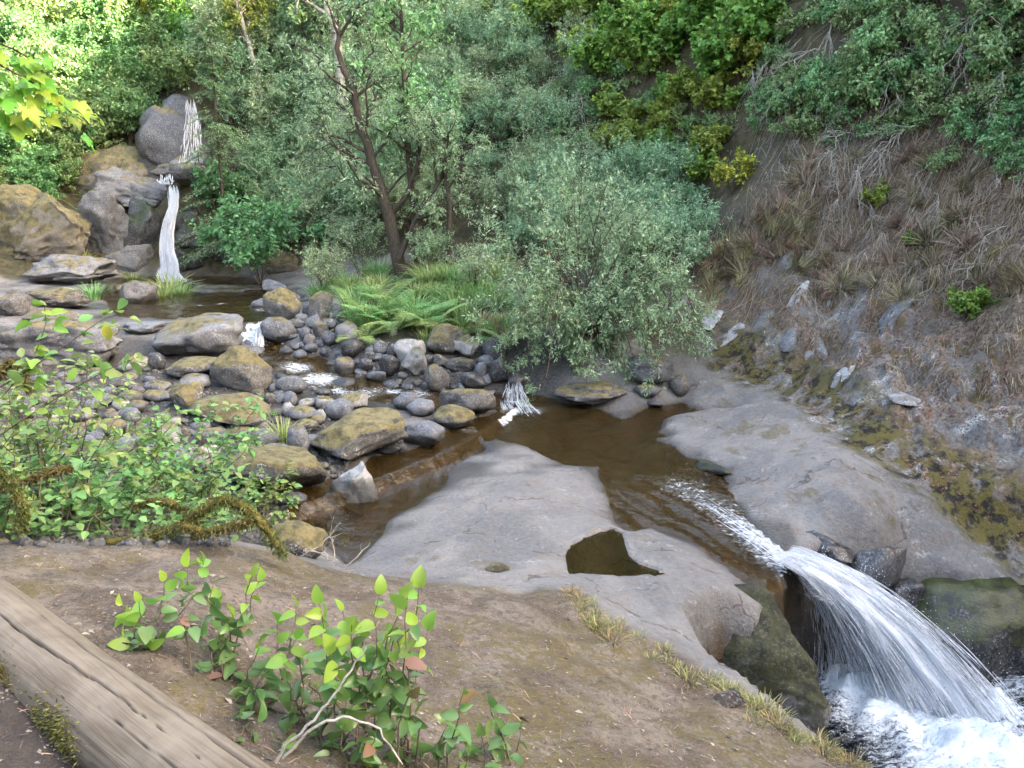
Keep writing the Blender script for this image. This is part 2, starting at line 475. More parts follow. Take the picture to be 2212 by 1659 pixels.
# ------------------------------------------------------------------ terrain material
def terrain_material(name, layers):
    """only the named layers are evaluated; borders use the masks carried by the mesh"""
    m = NT(name)
    P = m.pos()
    mid = m.noise(P, 4.5, 5, .70, .3)
    fine = m.noise(P, 24, 4, .78)
    col = None
    crack = None
    def over(mask, c):
        nonlocal col
        col = c if col is None else m.mix(m.attr(mask), col, c)
    if 'rock' in layers:      # smooth basalt slab
        big = m.noise(P, .9, 4, .62, .6)
        rc = m.mix(m.ramp(big, .38, .62), (0.113, 0.110, 0.109), (0.178, 0.166, 0.156))
        rc = m.mix(m.ramp(mid, .48, .70, 0, .75), rc, (0.138, 0.106, 0.083))
        rc = m.mix(m.ramp(fine, .44, .75, 0, .5), rc, (0.212, 0.206, 0.200))
        rc = m.mix(m.ramp(fine, .46, .28, 0, .55), rc, (0.061, 0.058, 0.055))
        vor = m.n("TexVoronoi", feature='DISTANCE_TO_EDGE')
        wob = m.n("VectorMath", operation='ADD')
        nz = m.n("TexNoise"); m.put(nz.inputs["Vector"], P); nz.inputs["Scale"].default_value = 2.2; nz.inputs["Detail"].default_value = 3
        sc = m.n("VectorMath", operation='SCALE'); m.put(sc.inputs[0], nz.outputs["Color"]); sc.inputs["Scale"].default_value = .75
        m.put(wob.inputs[0], P); m.put(wob.inputs[1], sc.outputs[0])
        m.put(vor.inputs["Vector"], m.mapping(wob.outputs[0], (1.0, 1.7, 1.0), (0, 0, .5)))
        vor.inputs["Scale"].default_value = .6
        crack = m.math('MULTIPLY', m.ramp(vor.outputs["Distance"], .012, .003), m.ramp(mid, .44, .54))
        rc = m.mix(m.math('MULTIPLY', crack, .7), rc, (0.035, 0.030, 0.027))
        lich = m.math('MULTIPLY', m.ramp(m.noise(P, 5, 3, .7), .57, .68), m.ramp(fine, .48, .58))
        rc = m.mix(m.math('MULTIPLY', lich, .6), rc, (0.294, 0.288, 0.270))
        mossp = m.math('MULTIPLY', m.ramp(m.noise(P, 1.7, 3, .6, .4), .62, .68), m.ramp(fine, .35, .6))
        rc = m.mix(m.math('MULTIPLY', mossp, .8), rc, (0.088, 0.070, 0.029))
        over(None, rc)
    if 'slope' in layers:     # leaf mould over pale rock, mineral streaks, moss at the foot
        hs = m.attr("hs")
        Ps = m.mapping(P, (2.6, .8, .8), (0, 0, .45))
        st = m.noise(Ps, 1.7, 4, .62, .5)
        runs = m.noise(m.mapping(P, (1.0, 2.6, .45)), 1.5, 4, .62, .25)
        sr = m.mix(m.ramp(fine, .3, .7), (0.088, 0.081, 0.076), (0.171, 0.162, 0.155))
        sr = m.mix(m.math('MULTIPLY', m.ramp(runs, .53, .62), m.ramp(m.noise(P, 42, 2, .7), .42, .58)), sr, (0.365, 0.365, 0.353))
        brown = m.mix(m.ramp(fine, .30, .66), (0.025, 0.018, 0.013), (0.210, 0.153, 0.111))
        brown = m.mix(m.ramp(m.noise(P, 3.1, 3, .6), .52, .64), brown, m.mix(fine, (0.059, 0.044, 0.012), (0.133, 0.097, 0.035)))
        brown = m.mix(m.math('MULTIPLY', m.ramp(mid, .53, .66), m.ramp(fine, .45, .6)), brown, (0.097, 0.036, 0.018))
        cover = m.math('MULTIPLY', m.math('ADD', m.ramp(st, .40, .58), m.ramp(hs, 1.1, 2.4, 0, .9), clamp=True), m.ramp(hs, -.2, .1))
        sc_ = m.mix(cover, sr, brown)
        foot = m.math('MULTIPLY', m.math('MULTIPLY', m.ramp(hs, .9, .3), m.ramp(hs, -.5, -.1)), m.ramp(m.noise(P, 2.6, 4, .7, .5), .40, .52))
        sc_ = m.mix(foot, sc_, m.mix(m.ramp(m.noise(P, 7, 3, .7), .40, .56), (0.011, 0.009, 0.007), (0.088, 0.071, 0.018)))
        over("slope", sc_)
    if 'far' in layers:
        fc = m.mix(m.ramp(mid, .4, .6), (0.029, 0.029, 0.012), (0.068, 0.054, 0.027))
        over("far", fc)
    if 'veg' in layers:
        over("veg", m.mix(fine, (0.027, 0.029, 0.011), (0.061, 0.053, 0.027)))
    if 'bed' in layers:
        dc = m.mix(m.ramp(mid, .35, .65), (0.050, 0.030, 0.012), (0.133, 0.076, 0.029))
        over("bed", dc)
    if 'bar' in layers:
        over("bar", m.mix(m.ramp(fine, .35, .65), (0.027, 0.024, 0.023), (0.080, 0.073, 0.066)))
    if 'bank' in layers:      # trodden soil, moss skin
        bc = m.mix(m.ramp(m.noise(P, 2.1, 4, .7, .6), .38, .62), (0.074, 0.052, 0.035), (0.160, 0.128, 0.099))
        bc = m.mix(m.ramp(fine, .46, .66, 0, .85), bc, (0.042, 0.029, 0.018))
        bc = m.mix(m.ramp(m.noise(P, 75, 3, .75), .54, .66, 0, .7), bc, (0.197, 0.155, 0.113))
        bm = m.ramp(m.noise(P, 1.3, 4, .68, .5), .47, .58)
        bm = m.math('MULTIPLY', bm, m.ramp(m.noise(P, 22, 3, .7), .38, .60))
        bc = m.mix(m.math('MULTIPLY', bm, .85), bc, m.mix(fine, (0.059, 0.047, 0.013), (0.126, 0.097, 0.032)))
        bc = m.mix(m.ramp(m.noise(P, 140, 2, .7), .64, .70, 0, .5), bc, (0.247, 0.212, 0.165))
        bc = m.mix(m.attr("trail_shade"), bc, m.mix(fine, (0.018, 0.014, 0.012), (0.059, 0.046, 0.037)))  # soil colour darkened to stand for shade on the path
        over("bank", bc)
    rough = .88
    if 'rock' in layers or 'bed' in layers:
        wet = m.attr("wet")
        col = m.mix(wet, col, m.mix(.62, col, (0.012, 0.010, 0.008)))
        rough = m.ramp(wet, 0, 1, .86, .28)
    h = m.math('ADD', m.math('MULTIPLY', mid, .6), m.math('MULTIPLY', fine, .4))
    return m.done(m.principled(col, rough, m.bump(h, 1.0, .065), .35))
T_ALL = ('rock', 'slope', 'far', 'veg', 'bed', 'bar', 'bank')
T_MATS = [terrain_material("ground_mixed", T_ALL), terrain_material("slab_rock", ('rock', 'bed', 'bar')), terrain_material("slope_litter", ('slope',)),
          terrain_material("forest_soil", ('far',)), terrain_material("grassy_soil", ('veg',)), terrain_material("trodden_earth", ('bank',))]


def build_terrain():
    idx = np.arange(NX * NY).reshape(NY, NX)
    Q = np.stack([idx[:-1, :-1], idx[:-1, 1:], idx[1:, 1:], idx[1:, :-1]], -1).reshape(-1, 4)
    V = np.stack([GX, GY, GZ], -1).reshape(-1, 3)
    cen = lambda A: ((A[:-1, :-1] + A[1:, 1:]) / 2).ravel()
    fb, fs, ff, fv = cen(MB), cen(MS), cen(MF), cen(MV)
    cx, cy = cen(GX), cen(GY)
    HS = sdist(GX, GY, WALL)
    code = np.zeros(len(Q), int)
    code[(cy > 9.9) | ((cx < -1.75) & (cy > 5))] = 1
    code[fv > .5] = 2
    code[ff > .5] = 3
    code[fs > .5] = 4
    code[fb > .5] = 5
    mx = lambda A: np.max([A[:-1, :-1], A[1:, 1:], A[:-1, 1:], A[1:, :-1]], 0).ravel()
    mn = lambda A: np.min([A[:-1, :-1], A[1:, 1:], A[:-1, 1:], A[1:, :-1]], 0).ravel()
    pure = np.zeros(len(Q), int)
    pure[(mx(MS) < .01) & (mx(MF) < .01) & (mx(MV) < .01) & (mx(MB) < .01)] = 1
    pure[(mn(MS) > .99) & (mx(MB) < .01) & (mx(MV) < .01)] = 2
    pure[(mn(MF) > .99) & (mx(MB) < .01) & (mx(MV) < .01)] = 3
    pure[(mn(MV) > .99) & (mx(MB) < .01)] = 4
    pure[(mn(MB) > .99)] = 5
    at = dict(bank=MB, slope=MS, far=MF, veg=MV, bed=MBED, bar=MBAR, trail_shade=MSHADE, wet=MWET, hs=HS)
    for c, nm in enumerate(["bedrock", "stream_bed", "grassy_ground", "hillside", "rocky_slope", "earth_bank"]):
        q = Q[code == c]
        used = np.unique(q)
        re = np.zeros(NX * NY, np.int64)
        re[used] = np.arange(len(used))
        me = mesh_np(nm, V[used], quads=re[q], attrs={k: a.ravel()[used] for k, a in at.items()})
        for mt in T_MATS: me.materials.append(mt)
        me.polygons.foreach_set("material_index", pure[code == c].astype(np.int32))
        link(nm, me, kind="structure")
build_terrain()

# ------------------------------------------------------------------ water
def water_material(name, tint, murk, foamy=True, wave=14.0, strength=.35):
    m = NT(name)
    P = m.pos()
    fr = m.n("Fresnel"); fr.inputs["IOR"].default_value = 1.33
    h = m.math('ADD', m.noise(m.mapping(P, (1, 1.5, 1), (0, 0, .6)), wave * .35, 4, .55, .6), m.math('MULTIPLY', m.noise(P, wave, 3, .5, .4), .35))
    nr = m.bump(h, strength, .05)
    m.put(fr.inputs["Normal"], nr)
    gl = m.n("BsdfGlossy"); gl.inputs["Roughness"].default_value = .04; m.put(gl.inputs["Normal"], nr)
    tr = m.n("BsdfTransparent"); m.put(tr.inputs["Color"], tint)
    df = m.n("BsdfDiffuse"); m.put(df.inputs["Color"], murk)
    a = m.n("MixShader"); a.inputs[0].default_value = .16
    m.t.links.new(tr.outputs[0], a.inputs[1]); m.t.links.new(df.outputs[0], a.inputs[2])
    b = m.n("MixShader"); m.put(b.inputs[0], fr.outputs[0])
    m.t.links.new(a.outputs[0], b.inputs[1]); m.t.links.new(gl.outputs[0], b.inputs[2])
    sh = b.outputs[0]
    if foamy:
        f = m.attr("foam")
        n1 = m.noise(m.mapping(P, (2.2, 6, 2.2), (0, 0, .5)), 4.5, 6, .7, .8)
        n2 = m.noise(P, 26, 4, .7, .4)
        ff = m.math('ADD', m.math('MULTIPLY', m.math('SUBTRACT', n1, .5), 1.5), m.math('MULTIPLY', m.math('SUBTRACT', n2, .5), .9))
        ff = m.ramp(m.math('ADD', f, ff), .34, .98)
        wd = m.principled((.66, .70, .73), .5, m.bump(n1, .6, .05), .4)
        c = m.n("MixShader"); m.put(c.inputs[0], m.math('MULTIPLY', ff, .92))
        m.t.links.new(sh, c.inputs[1]); m.t.links.new(wd, c.inputs[2])
        sh = c.outputs[0]
    return m.done(sh)
M_WATER = water_material("stream_water", (.80, .66, .42), (.10, .065, .025))
M_POTHOLE = water_material("pothole_water", (.46, .36, .22), (.045, .032, .014), foamy=False, wave=5, strength=.04)
M_PLUNGE = water_material("plunge_water", (.35, .42, .45), (.012, .018, .028), wave=9, strength=.9)

FOAMSPOT = [(560, 700, .78, .22, 1.0), (556, 738, .55, .28, 1.0), (640, 790, .40, .32, 1.0), (690, 815, .33, .42, 1.05), (730, 840, .28, .3, .9), (650, 830, .34, .25, .9),
            (810, 845, .2, .3, .7), (900, 850, .16, .4, .75), (1000, 850, .12, .35, .7), (780, 850, .22, .3, .85), (850, 845, .18, .3, .8), (1110, 866, .06, .22, 1.0), (1150, 885, .02, .26, .8), (960, 925, .03, .22, .75),
            (1010, 945, .01, .25, .6), (1100, 930, .0, .3, .35), (480, 655, .8, .2, .9), (430, 660, .8, .2, .7), (380, 605, .8, .5, 1.0), (420, 612, .8, .4, .7), (600, 605, .8, .6, .45),
            (250, 755, .66, .3, .8), (200, 770, .6, .3, .8), (300, 730, .75, .3, .5), (350, 800, .5, .3, .8), (560, 668, .8, .3, .6), (850, 870, .16, .3, .5), (450, 735, .7, .3, .5)]
def build_water():
    xs = np.arange(-14.2, 3.4, .055)
    ys = np.arange(4.6, 21.4, .055)
    X, Y = np.meshgrid(xs, ys)
    wl = water_level(X, Y)
    g = terrain(X, Y, detail=True)
    steep = sstep(.05, .35, np.hypot(*np.gradient(wl, .055)))
    rag = .035 * fbm(X * 5, Y * 5, seed=201, oct=3) * (Y > 10.2)
    wz = wl - .006 + rag * (.4 + steep)
    foam = .75 * steep * (Y > 10)
    for px, py, z, r, a in FOAMSPOT:
        c = bp(px, py, z)
        foam = np.maximum(foam, .72 * a * np.exp(-((X - c[0]) ** 2 + (Y - c[1]) ** 2) / r ** 2))
    # streaks in the chute
    a, b = CHUTE[0], CHUTE[-1]
    ab = (b - a)[:2]; L = math.hypot(*ab)
    t = ((X - a[0]) * ab[0] + (Y - a[1]) * ab[1]) / (L * L)
    ac = ((X - a[0]) * -ab[1] + (Y - a[1]) * ab[0]) / L
    inch = (t > 0) & (Y < 9) & (X > 1.0)
    foam = np.where(inch, np.maximum(foam, sstep(-.05, .2, t) * (.46 + .25 * sstep(.35, .9, t)) * np.exp(-((ac - .16 + .2 * t) / .36) ** 2)), foam)
    wz = np.where(inch, wz + .030 * sstep(-.1, .3, t) * vnoise(t * 5, ac * 13, seed=221) + .012 * sstep(-.1, .3, t) * vnoise(t * 12, ac * 30, seed=223), wz)
    slw = sdist(X, Y, LOW)
    ok = (g < wl + .10) & (slw > .04) & (sdist(X, Y, WALL) < .3) & (t < 1.06) & (sdist(X, Y, HEART) > .15)
    ok &= (Y > 9.3) | (sdist(X, Y, POOL) < .10)
    ok &= sdist(X, Y, BANKP) > .1
    n = X.shape
    idx = np.arange(X.size).reshape(n)
    fo = ok[:-1, :-1] & ok[1:, 1:] & ok[:-1, 1:] & ok[1:, :-1]
    Q = np.stack([idx[:-1, :-1], idx[:-1, 1:], idx[1:, 1:], idx[1:, :-1]], -1)[fo]
    used = np.unique(Q); re = np.zeros(X.size, np.int64); re[used] = np.arange(len(used))
    V = np.stack([X, Y, wz], -1).reshape(-1, 3)[used]
    link("stream_water", mesh_np("stream_water", V, quads=re[Q], mat=M_WATER, attrs=dict(foam=foam.ravel()[used])), kind="structure")
    # pothole
    hx = np.array(HEART)
    c = hx.mean(0)
    V = np.concatenate([[[c[0], c[1], .150]], np.column_stack([c[0] + (hx[:, 0] - c[0]) * 1.06, c[1] + (hx[:, 1] - c[1]) * 1.06, np.full(len(hx), .150)])])
    k = len(hx)
    T = [(0, 1 + (i + 1) % k, 1 + i) for i in range(k)]
    link("pothole_water", mesh_np("pothole_water", V, tris=T, mat=M_POTHOLE), kind="structure")
    # plunge pool
    xs = np.arange(1.3, 7.6, .045); ys = np.arange(1.0, 7.6, .045)
    X, Y = np.meshgrid(xs, ys)
    imp = np.exp(-(((X - 3.55) / .75) ** 2 + ((Y - 6.1) / .6) ** 2))
    sg_ = seg_dist(X, Y, [bp(1835, 1500, LOWZ), bp(1990, 1520, LOWZ), bp(2150, 1545, LOWZ)], closed=False)
    imp = np.maximum(imp, 1.15 * np.exp(-(sg_ / .30) ** 2))
    imp = np.maximum(imp, .95 * np.exp(-(((X - 3.9) / .9) ** 2 + ((Y - 5.5) / .7) ** 2)))
    imp = np.maximum(imp, .55 * np.exp(-(((X - 4.9) / .9) ** 2 + ((Y - 6.4) / .5) ** 2)))
    imp = np.maximum(imp, .75 * np.exp(-(((X - 2.75) / .25) ** 2 + ((Y - 6.35) / .3) ** 2)))
    z = LOWZ + .03 * fbm(X * 3, Y * 3, seed=231, oct=4) + imp * (.10 + .10 * fbm(X * 5, Y * 5, seed=233, oct=5, gain=.62)) + .08 * imp ** 2
    idx = np.arange(X.size).reshape(X.shape)
    ok = sdist(X, Y, LOW) < .25
    fo = ok[:-1, :-1] & ok[1:, 1:]
    Q = np.stack([idx[:-1, :-1], idx[:-1, 1:], idx[1:, 1:], idx[1:, :-1]], -1)[fo]
    used = np.unique(Q); re = np.zeros(X.size, np.int64); re[used] = np.arange(len(used))
    link("plunge_pool_water", mesh_np("plunge_pool_water", np.stack([X, Y, z], -1).reshape(-1, 3)[used], quads=re[Q], mat=M_PLUNGE,
         attrs=dict(foam=np.clip(imp * 1.15, 0, 1).ravel()[used])), kind="structure")
build_water()
# ================================================================== BOULDERS
def rock_material(name, c0, c1, lichen=.3, moss=0.0, moss_col=((.060, .050, .018), (.150, .122, .052)), rough=.82, dark=0.0, mscale=2.2):
    m = NT(name)
    P = m.pos()
    rnd = m.n("ObjectInfo").outputs["Random"]
    mid = m.noise(P, 5, 4, .65, .4)
    fine = m.noise(P, 38, 4, .7)
    c = m.mix(m.ramp(mid, .35, .65), c0, c1)
    hv = m.n("HueSaturation"); m.put(hv.inputs["Value"], m.ramp(rnd, 0, 1, .72, 1.28)); m.put(hv.inputs["Color"], c)
    c = hv.outputs[0]
    c = m.mix(m.ramp(fine, .45, .75, 0, .45), c, (.36, .35, .34))
    c = m.mix(m.ramp(fine, .42, .28, 0, .6), c, (.045, .043, .042))
    if lichen:
        l = m.math('MULTIPLY', m.ramp(m.noise(P, 6, 3, .7), .56, .68), m.ramp(fine, .47, .58))
        c = m.mix(m.math('MULTIPLY', l, lichen), c, (.52, .52, .49))
    nz = normal_z(m)
    if moss:
        f = m.math('ADD', m.math('MULTIPLY', nz, .55), m.math('MULTIPLY', m.noise(P, mscale, 4, .65), 1.1))
        f = m.ramp(f, 1.02 - .42 * moss, 1.16 - .42 * moss)
        f = m.math('MULTIPLY', f, m.ramp(fine, .25, .50))
        mc = m.mix(m.ramp(m.noise(P, 9, 3, .7), .35, .6), moss_col[0], moss_col[1])
        mc = m.mix(m.ramp(m.noise(P, 3.3, 3, .6), .60, .66, 0, .85), mc, (.022, .019, .012))
        c = m.mix(f, c, mc)
    wet = m.attr("wet")
    c = m.mix(wet, c, m.mix(.70, c, (.014, .013, .012)))
    rough = m.ramp(wet, 0, 1, rough, .30)
    h = m.math('ADD', m.math('MULTIPLY', mid, .5), m.math('MULTIPLY', fine, .35))
    return m.done(m.principled(c, rough, m.bump(h, .7, .03), .4))
MR = dict(
    grey=rock_material("boulder_grey", (0.048, 0.051, 0.056), (0.104, 0.105, 0.110), .35, .12),
    smooth=rock_material("boulder_smooth", (0.060, 0.062, 0.070), (0.104, 0.107, 0.114), .08, 0, rough=.62),
    brown=rock_material("boulder_brown", (0.047, 0.042, 0.040), (0.093, 0.085, 0.080), .25, .25),
    wet=rock_material("boulder_wet", (0.015, 0.015, 0.016), (0.040, 0.040, 0.043), 0, 0, rough=.30),
    pale=rock_material("boulder_pale", (0.158, 0.154, 0.147), (0.241, 0.238, 0.231), .95, .30),
    moss=rock_material("boulder_mossy", (0.050, 0.048, 0.045), (0.100, 0.095, 0.087), .6, .80),
    ochre=rock_material("outcrop_ochre_moss", (0.093, 0.084, 0.067), (0.147, 0.127, 0.100), .3, 1.25, ((.056, .049, .021), (.122, .102, .045)), mscale=1.1),
    slab=rock_material("outcrop_slab", (0.072, 0.074, 0.079), (0.128, 0.126, 0.128), .2, .1),
    wetface=rock_material("outcrop_dark_face", (0.018, 0.018, 0.019), (0.046, 0.045, 0.048), .15, .1, rough=.5),
    soil=rock_material("dark_soil", (0.018, 0.013, 0.010), (0.047, 0.033, 0.024), 0, 0, rough=.95),
    wetmoss=rock_material("outcrop_wet_moss", (0.017, 0.017, 0.017), (0.050, 0.048, 0.047), 0, .75, ((.007, .010, .003), (.034, .042, .009)), rough=.38),
)
_ico = {}
def ico(n):
    if n not in _ico:
        bm = bmesh.new()
        bmesh.ops.create_icosphere(bm, subdivisions=n, radius=1)
        V = np.array([v.co[:] for v in bm.verts]); T = np.array([[v.index for v in f.verts] for f in bm.faces])
        bm.free()
        _ico[n] = (V, T)
    return _ico[n]

def rock_verts(seed, style, sub):
    r = np.random.default_rng(seed)
    V, T = ico(sub)
    V = V.copy()
    cuts, lo, hi, nz = dict(round=(5, .80, .95, .05), block=(13, .56, .80, .045), flat=(7, .66, .9, .05), slab=(9, .62, .85, .07), jag=(18, .42, .72, .07))[style]
    V = V * (1 + .13 * fbm(V[:, 0] * 1.1 + seed, V[:, 1] * 1.1, V[:, 2] * 1.1, seed=seed, oct=2)[:, None])
    for k in range(cuts):
        p = r.normal(size=3)
        if style == 'slab' and k < 3: p = np.array([r.normal() * .12, r.normal() * .12, 1])
        p /= np.linalg.norm(p)
        c = r.uniform(lo, hi)
        e = V @ p - c
        V = V - (np.maximum(e, 0) * .93)[:, None] * p
    V = V / np.abs(V).max(0)
    n = V / np.linalg.norm(V, axis=1)[:, None]
    rid = 1 - np.abs(fbm(V[:, 0] * 1.4 + seed, V[:, 1] * 1.4, V[:, 2] * 2.2, seed=seed + 9, oct=3))
    V = V + n * (1.6 * nz * fbm(V[:, 0] * 2.6 + seed, V[:, 1] * 2.6, V[:, 2] * 2.6, seed=seed + 3, oct=5, gain=.55) - nz * 1.3 * np.maximum(rid - .78, 0) / .22)[:, None]
    return V, T

def place_rock(name, px, py, w, h, style, mat, roll=0.0, label=None, cat="boulder", group=None, sub=3, asp=.8, seed=None, d=None, sink=.22, lift=0.0):
    """a rock whose picture box is centred on px, py; it stands on the ground where its foot is seen"""
    seed = int(px * 7 + py * 13) if seed is None else seed
    foot = hit(px, py + h * .42) if d is None else bp(px, py + h * .42, d=d)
    dep = depth(foot)
    sx = w * dep / FPX / 2
    sy = sx * asp
    a = math.atan2(CAMZ - foot[2], foot[1])
    hh = h * dep / FPX
    sz = max((hh - 2 * sy * math.sin(max(a, 0)) * .45) / math.cos(a), .45 * hh, .15 * sx) / 2 * 1.15
    sz = sz / (1 - sink * .6)
    V, T = rock_verts(seed, style, sub)
    V = V * (sx, sy, sz)
    if roll:
        c, s_ = math.cos(math.radians(roll)), math.sin(math.radians(roll))
        V = np.column_stack([V[:, 0] * c - V[:, 2] * s_, V[:, 1], V[:, 0] * s_ + V[:, 2] * c])
    cx, cy = foot[0] * (1 + sy * .75 / max(foot[1], 1)), foot[1] + sy * .75
    gz = float(ground(cx, cy)) if d is None else foot[2]
    V[:, 2] += sz * (1 - 2 * sink * .6)
    bz = min(gz, foot[2] + .15) + lift
    wz = float(water_level(cx, cy))
    wet = sstep(.16, .04, V[:, 2] + bz - wz + .05 * vnoise(V[:, 0] * 6, V[:, 1] * 6, V[:, 2] * 3, seed=seed)) if cy < 13.8 else sstep(.10, .02, V[:, 2] + bz - wz)
    me = mesh_np(name, V, tris=T, mat=MR[mat], attrs=dict(wet=wet))
    return link(name, me, loc=(cx, cy, bz), label=label, cat=cat, group=group)

BIG = [   # px, py, w, h, style, material, roll, label
 (771, 962, 238, 112, 'block', 'moss', 9, "long tapering boulder with brown moss top beside the brown pool"),
 (612, 1032, 245, 108, 'block', 'moss', -3, "low broad boulder with ochre mossy top and dark overhung face"),
 (772, 1097, 108, 108, 'jag', 'pale', -8, "white lichen-speckled angular boulder standing in the brown pool"),
 (535, 820, 152, 96, 'block', 'moss', 0, "large grey boulder with moss patch on top left of the white rapid"),
 (452, 740, 222, 98, 'slab', 'slab', 2, "smooth domed grey boulder splitting the upper stream"),
 (512, 768, 130, 32, 'flat', 'smooth', 0, "flat wet grey rock at the foot of the domed boulder"),
 (425, 803, 142, 48, 'flat', 'brown', 0, "low dark boulder below the domed boulder"),
 (319, 712, 94, 30, 'flat', 'smooth', 0, "flat blue-grey rock lying in the upper stream"),
 (610, 668, 86, 70, 'block', 'moss', 0, "square boulder with golden moss top beside the upper pool"),
 (603, 728, 78, 52, 'round', 'grey', 0, "rounded grey boulder with moss cap below the golden moss boulder"),
 (1014, 876, 138, 66, 'block', 'brown', 4, "dark brown humped boulder between the two white rapids"),
 (978, 915, 100, 50, 'round', 'moss', 0, "wet mossy boulder with water slipping past its side"),
 (915, 966, 92, 54, 'block', 'smooth', 4, "smooth grey boulder with flat face at the edge of the brown pool"),
 (877, 872, 60, 38, 'round', 'smooth', 16, "smooth blue-grey oval stone tilted in the riffle"),
 (911, 886, 66, 37, 'round', 'smooth', 0, "smooth rounded blue-grey stone next to the tilted oval stone"),
 (841, 985, 60, 26, 'flat', 'smooth', 0, "low flat blue-grey stone at the corner of the mossy boulder"),
 (517, 899, 196, 70, 'block', 'moss', -3, "long dark boulder with ochre moss top behind the leafy stems"),
 (409, 874, 90, 64, 'jag', 'moss', 0, "mossy angular boulder at the end of the long dark boulder"),
 (424, 830, 70, 38, 'round', 'pale', 0, "rounded pale greenish boulder beside the large moss-patched boulder"),
 (645, 1165, 132, 84, 'round', 'moss', -10, "dark rounded boulder with moss skin in the shaded pool edge"),
 (430, 1005, 100, 76, 'jag', 'pale', 0, "pale rough boulder half hidden by the leafy stems"),
 (350, 1062, 90, 62, 'block', 'pale', 0, "pale grey boulder showing through the shrub thicket"),
 (1400, 826, 104, 62, 'round', 'grey', 0, "dark rounded boulder under the willow at the pool head"),
 (1466, 848, 50, 42, 'round', 'brown', 0, "dark round boulder leaning on the bare slab by the slope"),
 (1275, 874, 160, 50, 'slab', 'brown', 0, "flat brown-grey rock shelf under the hanging willow"),
 (1398, 860, 62, 28, 'round', 'grey', 0, "small oval boulder in front of the dark rounded boulder"),
 (1415, 887, 42, 14, 'flat', 'smooth', 0, "thin flat stone at the edge of the brown pool"),
 (965, 750, 92, 60, 'block', 'moss', 12, "tilted mossy boulder under the dry grass of the bank"),
 (1008, 767, 72, 44, 'jag', 'pale', 0, "pale pointed boulder next to the tilted mossy boulder"),
 (1071, 763, 64, 48, 'block', 'grey', 0, "grey boulder against the willow on the bank"),
 (888, 774, 68, 58, 'block', 'pale', 8, "angular boulder with moss top below the ferns"),
 (903, 802, 68, 56, 'jag', 'pale', 6, "grey boulder splashed with white lichen below the ferns"),
 (996, 802, 72, 32, 'flat', 'brown', -3, "flat brown stone bridging two dark stones"),
 (942, 830, 56, 58, 'block', 'brown', 22, "dark slanting block standing in the riffle"),
 (1026, 837, 60, 33, 'jag', 'wet', -14, "black wet wedge-shaped rock with a trickle at its tip"),
 (1079, 817, 50, 55, 'block', 'wet', 0, "black boulder in the shade beside the willow"),
 (1115, 834, 44, 34, 'round', 'wet', 0, "wet rock shedding a small spout below the willow"),
 (629, 842, 74, 40, 'round', 'grey', -4, "dark rounded boulder at the lower edge of the white rapid"),
 (743, 837, 60, 36, 'round', 'wet', 0, "shiny wet black boulder at the right of the white rapid"),
 (749, 807, 54, 38, 'block', 'brown', 0, "dark square boulder above the shiny wet boulder"),
 (762, 766, 60, 36, 'round', 'wet', 14, "dark egg-shaped wet boulder under the ferns"),
 (754, 737, 52, 50, 'block', 'grey', 8, "grey boulder at the left end of the fern bank"),
 (693, 671, 58, 60, 'jag', 'moss', 0, "pointed mossy boulder below the long grass tuft"),
 (647, 962, 50, 60, 'round', 'grey', 0, "upright grey boulder next to the long tapering boulder"),
 (598, 976, 62, 30, 'flat', 'grey', 0, "flat grey boulder behind the low broad boulder"),
 (566, 953, 78, 42, 'block', 'grey', 0, "blunt grey boulder left of the small green grass tuft"),
 (451, 952, 86, 44, 'block', 'grey', 0, "grey boulder among leaves below the long dark boulder"),
 (359, 949, 78, 48, 'block', 'pale', 0, "whitish boulder behind the leafy stems on the stony bar"),
 (238, 930, 80, 38, 'flat', 'grey', 0, "broad pale grey stone on the stony bar behind the thicket"),
 (290, 794, 76, 34, 'block', 'pale', 0, "blocky pale rock at the outlet of the small cascade"),
 (340, 787, 46, 36, 'round', 'wet', 0, "black round rock beside the blocky pale rock"),
 (265, 832, 76, 36, 'jag', 'brown', 0, "dark wedge-shaped boulder at the head of the stony bar"),
]
MID_HEAP = [(666,673,26,28),(725,667,24,15),(733,682,30,32),(645,705,31,17),(680,700,36,24),(655,693,32,18),(661,728,32,28),(694,721,38,31),(712,710,40,24),
 (713,742,42,30),(670,746,28,24),(618,764,36,17),(673,765,31,19),(823,757,33,32),(852,769,33,36),(954,789,45,27),(1038,813,31,38),(779,825,26,29),(811,827,48,29),
 (826,808,28,18),(792,802,33,26),(844,807,50,45),(802,779,29,24),(859,836,27,14),(920,842,20,16),(870,818,22,16),(1050,790,40,24),(735,775,24,16),(700,770,22,14),(640,752,24,16)]
